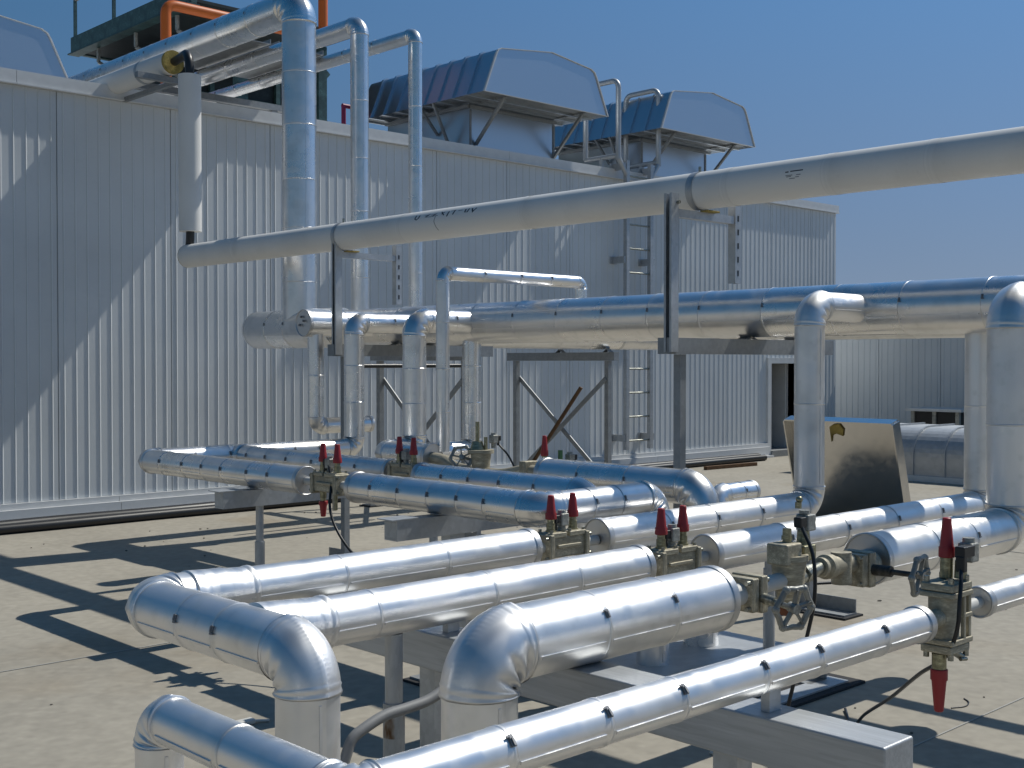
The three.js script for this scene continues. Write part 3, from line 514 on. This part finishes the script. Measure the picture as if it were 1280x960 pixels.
// beams under the floor pipes
function floorBeam(label, z, x0, x1, posts) {
  const t = thing('floor_beam', label, 'pipe support', 'beams under the floor pipes');
  part('beam', chanX(x0, x1, 0.805, z, 0.09, 0.09), galv, t); part('top_plate', box(x0 - 0.03, x0 + 0.12, 0.806, 0.811, z - 0.06, z + 0.05), galv, t);
  for (const [x, w] of posts) if (w) { part('post', box(x - w / 2, x + w / 2, 0.022, 0.713, z - 0.03, z + 0.03), galv, t); foot(t, x, z, 0.5, false); } else { sleevePost(t, x, z, 0.714); foot(t, x, z, 0.5, false); }
  for (const [x, r] of [[3.53, 0.074], [4.14, 0.07], [4.75, 0.086]]) part('packer', box(x - 0.03, x + 0.03, 0.8115, HA - r + 0.003, z - 0.04, z + 0.04), galv, t);
}
floorBeam('galvanised channel beam under the floor pipes nearer the wall', -5.74, 3.31, 5.0, [[3.56, 0], [4.8, 0]]);
floorBeam('galvanised channel beam under the floor pipes before the sideways elbow', -4.19, 3.26, 5.0, [[3.62, 0.09], [4.8, 0.09]]);
{
  const t = thing('box_beam', 'heavy galvanised box beam carrying the slim and the thick floor pipes', 'pipe support');
  part('beam', rbox(2.368, 0.632, -2.345, 0.125, 0.112, 2.12, 0.006), galv, t);
  for (const z of [-1.72, -2.83]) { part('post', box(2.34, 2.40, 0.022, 0.5755, z - 0.035, z + 0.035), galv, t); foot(t, 2.37, z, 0.5, true); }
  for (const [z, r] of [[-1.61, 0.0475], [-2.215, 0.096], [-2.75, 0.07], [-3.317, 0.07]]) { if (HP - r > 0.70) part('packer', box(2.345, 2.39, 0.6885, HP - r + 0.004, z - 0.012, z + 0.012), galv, t); }
  part('top_box', box(2.56, 2.86, 0.60, 0.705, -3.08, -2.90), galv, t); const pl = part('cover_plate', box(2.54, 2.88, 0.706, 0.712, -3.10, -2.88), galv, t);
  part('bolts', join([[2.57, -3.06], [2.57, -2.92], [2.84, -3.05]].map(([x, z]) => rod(V(x, 0.712, z), V(x, 0.722, z), 0.008, 6))), zinc, pl);
}
{ const t = thing('pipe_prop', 'galvanised tube prop with a rust-stained sleeve under the manifold branch', 'pipe support'); sleevePost(t, 2.15, -2.75, 0.716, 0.026); foot(t, 2.15, -2.75, 0.4, true);
  const rt = tex(256, (u, v) => { const n = fbm(u, v, 6, 4), b = fbm(u, v, 24, 3), k = Math.max(0, Math.min(1, (n * 1.5 - 0.62) * 2.2)) * (v > 0.80 && v < 0.975 ? 1 : 0) * (0.4 + 0.6 * b), g = 0.80 + 0.1 * b; return [g * (1 - k) + 0.42 * k, g * (1 - k) + 0.24 * k, g * (1 - k) + 0.09 * k]; }, true);
  const sl = t.children.find(o => o.name === 'post').children[0]; sl.material = std(lin(0.56, 0.58, 0.59), 0.55, 0.5, { map: rt }); }
{ const t = thing('pipe_prop', 'galvanised tube prop under the floor pipe that rises to a side stub', 'pipe support'); sleevePost(t, 4.86, -3.317, 0.712, 0.022); foot(t, 4.86, -3.317, 0.6, false); }
{ const t = thing('foot_plate', 'flat galvanised foot plate on a black rubber pad by the box beam', 'foot plate'); part('plate', box(4.18, 4.98, 0.014, 0.022, -3.07, -2.96), galv, t); part('rubber_pad', box(4.12, 5.06, 0.001, 0.013, -3.12, -2.92), padRubber, t); }
{ const t = thing('roof_curb', 'galvanised sheet curb where the floor pipes enter the deck', 'curb'); part('curb_box', rbox(4.42, 0.066, -3.66, 1.18, 0.13, 0.74, 0.01), galv, t); part('flange', box(3.75, 5.09, 0.002, 0.006, -4.1, -3.22), galvDull, t); }
{ // rooftop cradle for the risers
  const t = thing('roof_rack', 'low steel cradle on the roof edge under the riser pipes', 'pipe rack');
  part('beam', box(5.4, 7.45, 4.235, 4.30, -11.42, -11.34), galvDull, t); for (const x of [5.55, 7.25]) part('post', box(x - 0.035, x + 0.035, 3.99, 4.234, -11.41, -11.35), galvDull, t);
  for (const [a, b] of [[5.96, 6.41], [6.50, 7.02]]) part('added_shade_tray', join([box(a, b, 4.565, 4.571, -11.5, -10.1), box(a, a + 0.006, 4.572, 4.615, -11.5, -10.1), box(b - 0.006, b, 4.572, 4.615, -11.5, -10.1)]), galvDull, t);  // trays added to close the lit gaps in the diagonal shadow on the wall
  part('arm', box(4.95, 5.36, 3.99, 4.04, -9.99, -9.93), galvDull, t); part('arm_beam', box(5.32, 5.36, 3.99, 4.03, -11.35, -10.0), galvDull, t); 
}

// ---------------------------------------------------------------- valves
const capGeo = lathe([[0.0001, 0.094], [0.0105, 0.094], [0.0125, 0.091], [0.0195, 0.026], [0.0225, 0.024], [0.0228, 0.002], [0.021, 0], [0.0001, 0]], 20);
const hexGeo = join([new THREE.CylinderGeometry(0.0185, 0.0185, 0.034, 6).translate(0, 0.017, 0), new THREE.CylinderGeometry(0.0145, 0.0145, 0.022, 16).translate(0, 0.045, 0), new THREE.CylinderGeometry(0.021, 0.021, 0.006, 16).translate(0, 0.003, 0)]);
const wheelRim = (() => { const gs = []; const c = []; for (let i = 0; i < 48; i++) { const a = i / 48 * 2 * Math.PI, r = 0.055 + 0.0035 * Math.cos(a * 6); c.push(V(Math.cos(a) * r, Math.sin(a) * r, 0)); } gs.push(new THREE.TubeGeometry(new THREE.CatmullRomCurve3(c, true), 72, 0.0085, 8, true)); for (let i = 0; i < 6; i++) { const a = i / 6 * 2 * Math.PI; gs.push(new THREE.SphereGeometry(0.0115, 10, 8).translate(Math.cos(a) * 0.059, Math.sin(a) * 0.059, 0)); } return join(gs); })();
function handwheel(t, p, dir) {                                // wheel whose axle points along dir
  const w = new THREE.Group(); w.name = 'handwheel'; w.position.copy(p); w.quaternion.setFromUnitVectors(V(0, 0, 1), dir.clone().normalize()); t.add(w); w.scale.setScalar(1.14);
  part('wheel_rim', wheelRim, greyPaint, w); part('wheel_hub', new THREE.CylinderGeometry(0.014, 0.014, 0.03, 12).rotateX(Math.PI / 2), greyPaint, w);
  for (let i = 0; i < 5; i++) { const a = i / 5 * 2 * Math.PI + 0.3; part('wheel_spoke', bar(V(0, 0, 0), V(Math.cos(a) * 0.053, Math.sin(a) * 0.053, 0.006), 0.012, 0.006), greyPaint, w); }
}
function redStem(t, x, y, z, down, tall = 1) {
  const s = down ? -1 : 1, f = g => { const q = g.clone(); if (down) q.rotateX(Math.PI); return q; };
  part('stem_nut', f(hexGeo).translate(x, y, z), yellowZinc, t); part('red_cap', f(capGeo.clone().scale(1, tall, 1)).translate(x, y + s * 0.05, z), redCap, t);
}
function coil(t, x, y, z, sx = -1) {                            // solenoid coil with black plug
  const c = part('coil', join([rbox(x, y + 0.052, z, 0.042, 0.05, 0.042, 0.005), new THREE.CylinderGeometry(0.015, 0.015, 0.03, 14).translate(x, y + 0.014, z), new THREE.CylinderGeometry(0.016, 0.018, 0.012, 16).translate(x, y + 0.083, z)]), greyPaint, t);
  part('plug', join([rbox(x + sx * 0.036, y + 0.056, z, 0.028, 0.032, 0.028, 0.004), rod(V(x + sx * 0.038, y + 0.042, z), V(x + sx * 0.038, y + 0.012, z), 0.008, 10)]), blackBox, c);
}
function valveStation(label, x, y, z, turn, gap, o = {}) {
  const t = thing('valve_station', label, 'valve', 'valve stations in the floor pipes', x, y, z); t.rotation.y = turn;
  const b = part('valve_body', join([rbox(0, 0, 0, 0.185, 0.082, 0.075, 0.006), rbox(0, 0.004, 0.037, 0.13, 0.012, 0.02, 0.003), rbox(0, 0.004, -0.037, 0.13, 0.012, 0.02, 0.003), rbox(-0.055, 0.048, 0, 0.085, 0.02, 0.085, 0.004), rbox(0.05, 0.048, 0, 0.095, 0.02, 0.085, 0.004)]), bronze, t);
  for (const s of [-1, 1]) {
    const f = part('flange', rbox(s * 0.1, 0, 0, 0.022, 0.105, 0.1, 0.005), bronze, t);
    for (const p of [-1, 1]) for (const q of [-1, 1]) part('bolt', rod(V(s * 0.085, p * 0.038, q * 0.036), V(s * 0.128, p * 0.038, q * 0.036), 0.007, 6), zinc, f);
    part('spigot', rod(V(s * 0.108, 0, 0), V(s * gap / 2, 0, 0), 0.021, 18), whitePipe, t);
  }
  part('cover_bolts', join([-0.09, -0.02, 0.012, 0.09].flatMap(px => [-0.032, 0.032].map(pz => rod(V(px, 0.057, pz), V(px, 0.068, pz), 0.007, 6)))), zinc, b);
  redStem(t, -0.062, 0.058, 0); redStem(t, 0.062, 0.058, 0); coil(t, 0, 0.05, 0);
  if (o.down) { redStem(t, -0.062, -0.042, 0, true, 0.85); part('test_rod', rod(V(0.05, -0.042, 0.01), V(0.05, -0.13, 0.01), 0.011, 12), zinc, t); part('test_rod', rod(V(0.078, -0.042, 0.02), V(0.078, -0.125, 0.02), 0.008, 12), yellowZinc, t); }
  return t;
}
valveStation('bronze valve block between the two aluminium caps of the manifold branch nearer the wall', 3.435, HP - 0.01, -3.317, 0, 0.40);
valveStation('bronze valve block on the manifold branch beside the thick down pipe', 3.42, HP - 0.01, -2.75, 0, 0.40);
valveStation('bronze valve block with a third red cap hanging below and a trailing cable', 3.53, HA, -5.03, -Math.PI / 2, 0.42, { down: true });
valveStation('bronze valve block on the floor pipe between its two neighbours', 4.14, HA, -5.18, -Math.PI / 2, 0.30);

// flanged stop valve chain on the thick branch floor pipe
{
  const t = thing('stop_valve', 'bronze stop valve chain with grey coil on the thick branch floor pipe', 'valve');
  part('curved_pipe', tube([V(4.88, HA + 0.01, -5.84), V(4.87, HA, -5.72), V(4.82, HA - 0.03, -5.55), V(4.79, HA - 0.04, -5.35), V(4.77, HA - 0.04, -5.1), V(4.73, HA, -4.85), V(4.70, HA, -4.66)], 0.036, 40, 14), bronze, t);
  const b = part('valve_body', join([new THREE.CylinderGeometry(0.062, 0.05, 0.12, 20).translate(4.78, HA + 0.02, -5.28), new THREE.CylinderGeometry(0.078, 0.078, 0.02, 20).translate(4.78, HA + 0.085, -5.28)]), bronze, t); part('flange_block', rbox(4.72, HA - 0.0, -4.82, 0.1, 0.12, 0.05, 0.006), bronze, t);
  part('bonnet', join([new THREE.CylinderGeometry(0.03, 0.045, 0.05, 16).translate(4.77, HA + 0.12, -5.30), rod(V(4.77, HA + 0.14, -5.30), V(4.77, HA + 0.26, -5.30), 0.012, 10), rod(V(4.80, HA + 0.09, -5.26), V(4.80, HA + 0.17, -5.26), 0.011, 8)]), yellowZinc, b);
  coil(t, 4.90, HA + 0.10, -5.30, 1); part('cable', tube([V(4.94, HA + 0.12, -5.30), V(4.95, HA + 0.05, -5.22), V(4.93, HA - 0.06, -5.12), V(4.92, HA - 0.12, -5.06)], 0.006, 20, 6), rubber, t);
  handwheel(t, V(4.70, HA + 0.05, -5.36), V(-0.7, 0.3, 0.6)); part('wheel_stem', rod(V(4.70, HA + 0.05, -5.36), V(4.77, HA + 0.03, -5.32), 0.009, 8), zinc, t);
}
{
  const t = thing('capped_valve', 'bronze valve with one tall dark red cap and a green plug', 'valve');
  part('valve_body', join([rbox(4.98, HA - 0.02, -4.93, 0.14, 0.1, 0.1, 0.008), rod(V(4.88, HA - 0.02, -4.93), V(4.72, HA - 0.02, -4.78), 0.025, 12)]), bronze, t);
  redStem(t, 4.95, HA + 0.02, -4.92, false, 1.25); coil(t, 5.10, HA + 0.0, -4.86, 1); part('green_plug', rod(V(5.04, HA + 0.02, -4.88), V(5.04, HA + 0.10, -4.88), 0.014, 8), std(lin(0.10, 0.22, 0.09), 0.6), t);
}
// handwheel valve chain on the thick down pipe
{
  const t = thing('control_valve', 'bronze control valve with two grey handwheels on the thick floor pipe', 'valve'), y = HP - 0.005, z = -2.215;
  const blk = (x, w) => join([rbox(x - w / 2 - 0.003, y, z, w, 0.105, 0.105, 0.005), rbox(x + w / 2 + 0.003, y, z, w, 0.115, 0.115, 0.005)]);
  part('spigot', rod(V(2.93, y, z), V(3.09, y, z), 0.035, 18), whitePipe, t);
  const b1 = part('flange_block', blk(3.12, 0.034), bronze, t); part('block_bolts', join([[-1, -1], [1, -1], [-1, 1], [1, 1]].map(([p, q]) => rod(V(3.065, y + p * 0.04, z + q * 0.04), V(3.18, y + p * 0.04, z + q * 0.04), 0.008, 6))), zinc, b1);
  part('link_pipe', rod(V(3.15, y + 0.01, z), V(3.32, y + 0.015, z), 0.026, 16), whitePipe, t);
  const b = part('valve_body', join([new THREE.CylinderGeometry(0.058, 0.048, 0.10, 22).translate(3.355, y + 0.03, z), rbox(3.33, y + 0.10, z, 0.09, 0.07, 0.08, 0.008), new THREE.CylinderGeometry(0.045, 0.03, 0.06, 20).translate(3.355, y - 0.045, z), new THREE.CylinderGeometry(0.064, 0.064, 0.018, 22).translate(3.355, y + 0.085, z)]), bronze, t);
  part('bottom_plug', new THREE.CylinderGeometry(0.025, 0.025, 0.03, 6).translate(3.34, y - 0.085, z), std(lin(0.24, 0.09, 0.045), 0.7, 0.3), b);
  part('pilot', join([rbox(3.43, y + 0.095, z, 0.07, 0.05, 0.07, 0.006), new THREE.CylinderGeometry(0.02, 0.024, 0.05, 14).translate(3.44, y + 0.14, z)]), yellowZinc, t); part('stem', join([new THREE.CylinderGeometry(0.014, 0.016, 0.06, 12).translate(3.345, y + 0.15, z), new THREE.CylinderGeometry(0.020, 0.020, 0.014, 6).translate(3.345, y + 0.15, z)]), yellowZinc, t);
  part('coil', join([rbox(3.455, y + 0.19, z, 0.05, 0.055, 0.05, 0.006), new THREE.CylinderGeometry(0.018, 0.018, 0.012, 16).translate(3.445, y + 0.225, z)]), greyPaint, t);
  part('plug', rbox(3.405, y + 0.195, z + 0.01, 0.034, 0.034, 0.03, 0.004), blackBox, t); part('gauge_nut', join([new THREE.CylinderGeometry(0.012, 0.012, 0.02, 6).translate(3.41, y + 0.25, z), new THREE.SphereGeometry(0.012, 10, 8).translate(3.415, y + 0.268, z)]), yellowZinc, t);
  part('cable', tube([V(3.40, y + 0.18, z + 0.02), V(3.385, y + 0.10, z + 0.07), V(3.375, y - 0.03, z + 0.085), V(3.36, y - 0.15, z + 0.07), V(3.34, y - 0.32, z + 0.03), V(3.33, 0.2, z - 0.02), V(3.40, 0.02, z - 0.05)], 0.0065, 60, 7), rubber, t);
  part('outlet_pipe', rod(V(3.39, y + 0.0, z - 0.005), V(3.66, y + 0.02, z - 0.05), 0.021, 16), zinc, t); part('union_nut', rod(V(3.47, y + 0.012, z - 0.02), V(3.52, y + 0.014, z - 0.026), 0.031, 6), zinc, t);
  part('reducer', align(lathe([[0.020, 0], [0.033, 0.001], [0.034, 0.004], [0.034, 0.020], [0.0335, 0.022], [0.027, 0.023], [0.027, 0.034], [0.041, 0.035], [0.043, 0.040], [0.043, 0.074], [0.041, 0.078], [0.034, 0.080], [0.034, 0.23]], 30), V(3.605, y + 0.016, z - 0.043), V(3.86, y + 0.0, z - 0.058)), bronze, t);
  part('branch_boss', rod(V(3.76, y - 0.06, z - 0.05), V(3.76, y + 0.052, z - 0.052), 0.036, 20), bronze, t);
  const b2 = part('flange_block', join([rbox(3.845, y - 0.02, z - 0.055, 0.035, 0.115, 0.10, 0.005), rbox(3.888, y - 0.02, z - 0.055, 0.042, 0.125, 0.11, 0.005), new THREE.CylinderGeometry(0.05, 0.05, 0.06, 18).rotateZ(Math.PI / 2).translate(3.94, y - 0.015, z - 0.06)]), bronze, t);
  part('block_bolts', join([[-1, -1], [1, -1], [-1, 1], [1, 1]].map(([p, q]) => rod(V(3.815, y - 0.02 + p * 0.045, z - 0.055 + q * 0.04), V(3.925, y - 0.02 + p * 0.045, z - 0.055 + q * 0.04), 0.008, 6))), zinc, b2);
  part('spigot', rod(V(3.93, y, z - 0.075), V(4.0, y, z - 0.082), 0.035, 18), whitePipe, t);
  part('wheel_stem', join([rod(V(3.135, y - 0.01, z + 0.05), V(3.14, y - 0.028, z + 0.155), 0.010, 10), rod(V(3.135, y - 0.01, z + 0.05), V(3.137, y - 0.018, z + 0.095), 0.017, 8)]), zinc, t); handwheel(t, V(3.143, y - 0.028, z + 0.158), V(-0.3, -0.12, 0.94));
  part('wheel_stem', join([rod(V(3.89, y - 0.02, z), V(3.89, y - 0.018, z + 0.17), 0.010, 10), rod(V(3.89, y - 0.02, z - 0.01), V(3.89, y - 0.018, z + 0.07), 0.02, 8)]), steelDark, t); handwheel(t, V(3.89, y - 0.018, z + 0.175), V(0.1, -0.08, 0.97));
}
// valve in the slim pipe with hanging cap
{
  const t = thing('slim_pipe_valve', 'square bronze valve on the slim pipe with a red cap hanging below', 'valve', null, 3.23, 0.785, -1.61);
  const b = part('valve_body', join([new THREE.CylinderGeometry(0.042, 0.042, 0.125, 22).translate(-0.02, 0.0, 0), rbox(-0.005, 0.066, 0, 0.125, 0.016, 0.10, 0.004), rbox(-0.005, -0.066, 0, 0.125, 0.016, 0.10, 0.004), rbox(0.045, 0, 0.04, 0.014, 0.125, 0.014, 0.003), rbox(0.045, 0, -0.04, 0.014, 0.125, 0.014, 0.003), rbox(0.01, 0, 0.043, 0.012, 0.125, 0.012, 0.003), rbox(0.028, 0.005, 0.044, 0.05, 0.012, 0.012, 0.003)]), bronze, t);
  part('body_flange', rbox(-0.005, 0.0862, 0, 0.12, 0.022, 0.095, 0.004), bronze, b); part('body_flange', rbox(-0.01, -0.0862, 0, 0.115, 0.022, 0.09, 0.004), bronze, b);
  for (const [x, z] of [[-0.05, -0.036], [0.04, -0.036], [-0.05, 0.036], [0.04, 0.036]]) for (const k of [-1, 1]) part('bolt', rod(V(x, k * 0.096, z), V(x, k * 0.114, z), 0.009, 6), zinc, b);
  part('spigot', rod(V(-0.05, 0, 0), V(-0.17, 0, 0), 0.026, 16), bronze, t); part('spigot', rod(V(0.03, 0.005, 0), V(0.2, 0.01, 0), 0.018, 16), whitePipe, t);
  part('lower_stem', join([new THREE.CylinderGeometry(0.020, 0.020, 0.05, 18).translate(-0.045, -0.125, 0.0), new THREE.CylinderGeometry(0.0185, 0.0185, 0.006, 18).translate(-0.045, -0.128, 0)]), yellowZinc, t);
  part('drain_plug', join([rod(V(0.0, -0.10, 0.02), V(0.03, -0.118, 0.03), 0.011, 6), rod(V(0.01, -0.12, 0.035), V(0.035, -0.122, 0.04), 0.006, 8)]), zinc, t);
  part('red_cap', capGeo.clone().scale(1.05, 1.28, 1.05).rotateX(Math.PI).translate(-0.045, -0.143, 0.0), redCap, t);
  part('upper_stem', join([new THREE.CylinderGeometry(0.018, 0.018, 0.06, 16).translate(0.035, 0.13, -0.02), new THREE.CylinderGeometry(0.016, 0.018, 0.05, 16).translate(0.04, 0.128, 0.02)]), yellowZinc, t);
  part('red_cap', capGeo.clone().scale(1.0, 1.2, 1.0).translate(0.035, 0.158, -0.02), redCap, t);
  const c = part('coil', join([rbox(0.065, 0.175, 0.03, 0.045, 0.055, 0.045, 0.006), new THREE.CylinderGeometry(0.017, 0.018, 0.014, 18).translate(0.065, 0.209, 0.03)]), greyPaint, t);
  part('plug', join([rbox(0.012, 0.184, 0.045, 0.066, 0.032, 0.03, 0.004), rbox(-0.012, 0.152, 0.047, 0.022, 0.045, 0.026, 0.004)]), blackBox, c);
}
// cables
function cable(label, pts, r = 0.0065) { const t = thing('cable', label, 'cable'); part('cable_run', tube(pts.map(p => V(...p)), r, 90, 7), rubber, t); return t; }
cable('black cable from the coil of the slim pipe valve down to the deck', [[3.215, 0.925, -1.563], [3.19, 0.89, -1.55], [3.172, 0.84, -1.545], [3.168, 0.77, -1.548], [3.19, 0.69, -1.585], [3.33, 0.575, -1.745], [3.70, 0.375, -2.04], [4.10, 0.165, -2.37], [4.38, 0.012, -2.59], [4.6, 0.008, -2.75]], 0.006);
cable('black cable drooping from the valve block with three red caps', [[3.515, 0.98, -5.02], [3.50, 0.90, -4.98], [3.46, 0.76, -4.93], [3.45, 0.62, -4.80], [3.47, 0.48, -4.55], [3.55, 0.35, -4.2], [3.7, 0.2, -3.95], [3.9, 0.02, -3.9]], 0.007);
cable('black cable lying across the deck under the capped stub', [[6.2, 0.008, -4.3], [6.9, 0.008, -4.5], [7.6, 0.008, -4.2], [8.4, 0.008, -4.5]], 0.01);
cable('grey flexible conduit arching past the rust-stained prop to the thick down pipe', [[1.80, 0.03, -2.56], [1.80, 0.22, -2.56], [1.825, 0.40, -2.57], [1.85, 0.47, -2.57], [1.87, 0.51, -2.57], [1.91, 0.53, -2.57], [1.98, 0.548, -2.575], [2.06, 0.553, -2.575], [2.13, 0.56, -2.575], [2.20, 0.58, -2.58], [2.30, 0.61, -2.62]], 0.0155).children[0].material = std(lin(0.2, 0.205, 0.21), 0.6);
{ const t = cable('white wire loop on the deck by the box beam', [[3.35, 0.006, -2.72], [3.5, 0.006, -2.62], [3.66, 0.006, -2.66], [3.72, 0.006, -2.8]], 0.006); t.children[0].material = whitePipe; }

// ---------------------------------------------------------------- tilted stainless lid
{
  const t = thing('hatch_lid', 'shallow stainless steel lid propped open and leaning on the deck', 'hatch lid', null, 9.9, 0.02, -5.80);
  const W = 1.08, H = 1.0, g = new THREE.Group(); g.name = 'lid'; t.add(g); g.rotation.z = 0.28;
  part('inner_sheet', box(0, 0.012, 0, H, -W / 2, W / 2), stainless, g);
  part('top_rim', box(-0.11, 0.012, H + 0.001, H + 0.015, -W / 2, W / 2), stainless, g); part('side_rim', box(-0.11, 0.012, 0, H, W / 2 + 0.001, W / 2 + 0.014), stainless, g); part('side_rim', box(-0.11, 0.012, 0, H, -W / 2 - 0.014, -W / 2 - 0.001), stainless, g);
  part('seal', join([box(-0.02, -0.001, H - 0.03, H, -W / 2, W / 2), box(-0.02, -0.001, 0, H - 0.031, W / 2 - 0.012, W / 2)]), rubber, g);
  const fm = new THREE.Shape(); fm.moveTo(0, 0); fm.lineTo(0.05, 0.02); fm.lineTo(0.11, 0.0); fm.lineTo(0.125, 0.06); fm.lineTo(0.09, 0.11); fm.lineTo(0.03, 0.10); fm.lineTo(-0.01, 0.075); fm.lineTo(-0.015, -0.06);
  part('foam_smear', new THREE.ExtrudeGeometry(fm, { depth: 0.008, bevelEnabled: true, bevelSize: 0.004, bevelThickness: 0.004, bevelSegments: 2 }).rotateY(-Math.PI / 2).translate(-0.004, H - 0.15, -0.12), foam, g);
  part('prop', join([box(0.1, 0.14, -0.02, 0.5, -0.4, -0.36), box(0.1, 0.14, -0.02, 0.5, 0.36, 0.4)]), galvDull, t);
}
// ---------------------------------------------------------------- litter on the deck
[[1.95, -5.75, 'thin curled wire scrap on the bare deck'], [1.55, -4.1, 'short bent wire scrap on the bare deck away from the pipes'], [5.05, -2.45, 'dark wire scrap on the deck past the hanging red cap']].forEach(([x, z, l], i) => {
  const t = thing('wire_scrap', l, 'litter', null, x, 0, z); part('wire', tube([V(-0.09, 0.003, 0), V(-0.02, 0.003, 0.03), V(0.05, 0.004, 0.01), V(0.09, 0.003, -0.03)], 0.003, 16, 5), rubber, t);
});
{ const t = thing('plastic_scrap', 'small pale plastic scrap on the deck by the manifold', 'litter', null, 2.62, 0, -4.35); part('scrap', join([rbox(0, 0.012, 0, 0.09, 0.022, 0.045, 0.008), rod(V(0.04, 0.012, 0.01), V(0.1, 0.006, 0.03), 0.006, 6)]), whitePipe, t); }
{
  const gs = []; for (let i = 0; i < 160; i++) { const x = 1 + rnd() * 9, z = -10.2 + rnd() * 9.5, s = 0.003 + rnd() * 0.008; gs.push(new THREE.IcosahedronGeometry(s, 0).scale(1 + rnd(), 0.6, 1).rotateY(rnd() * 6).translate(x, s * 0.5, z)); }
  const m = new THREE.Mesh(join(gs), std(lin(0.16, 0.145, 0.12), 0.95)); m.name = 'grit'; m.userData = { kind: 'stuff', label: 'scattered dark grit and crumbs on the pale deck', category: 'grit' }; m.castShadow = m.receiveShadow = true; scene.add(m);
}

// ---------------------------------------------------------------- put every group's origin at the base of its thing
scene.updateMatrixWorld(true);
for (const o of scene.children) if (o.isGroup && o.position.lengthSq() === 0) {
  const b = new THREE.Box3().setFromObject(o), c = V((b.min.x + b.max.x) / 2, b.min.y, (b.min.z + b.max.z) / 2);
  for (const k of o.children) k.position.sub(c); o.position.copy(c);
}
renderer.render(scene, camera);
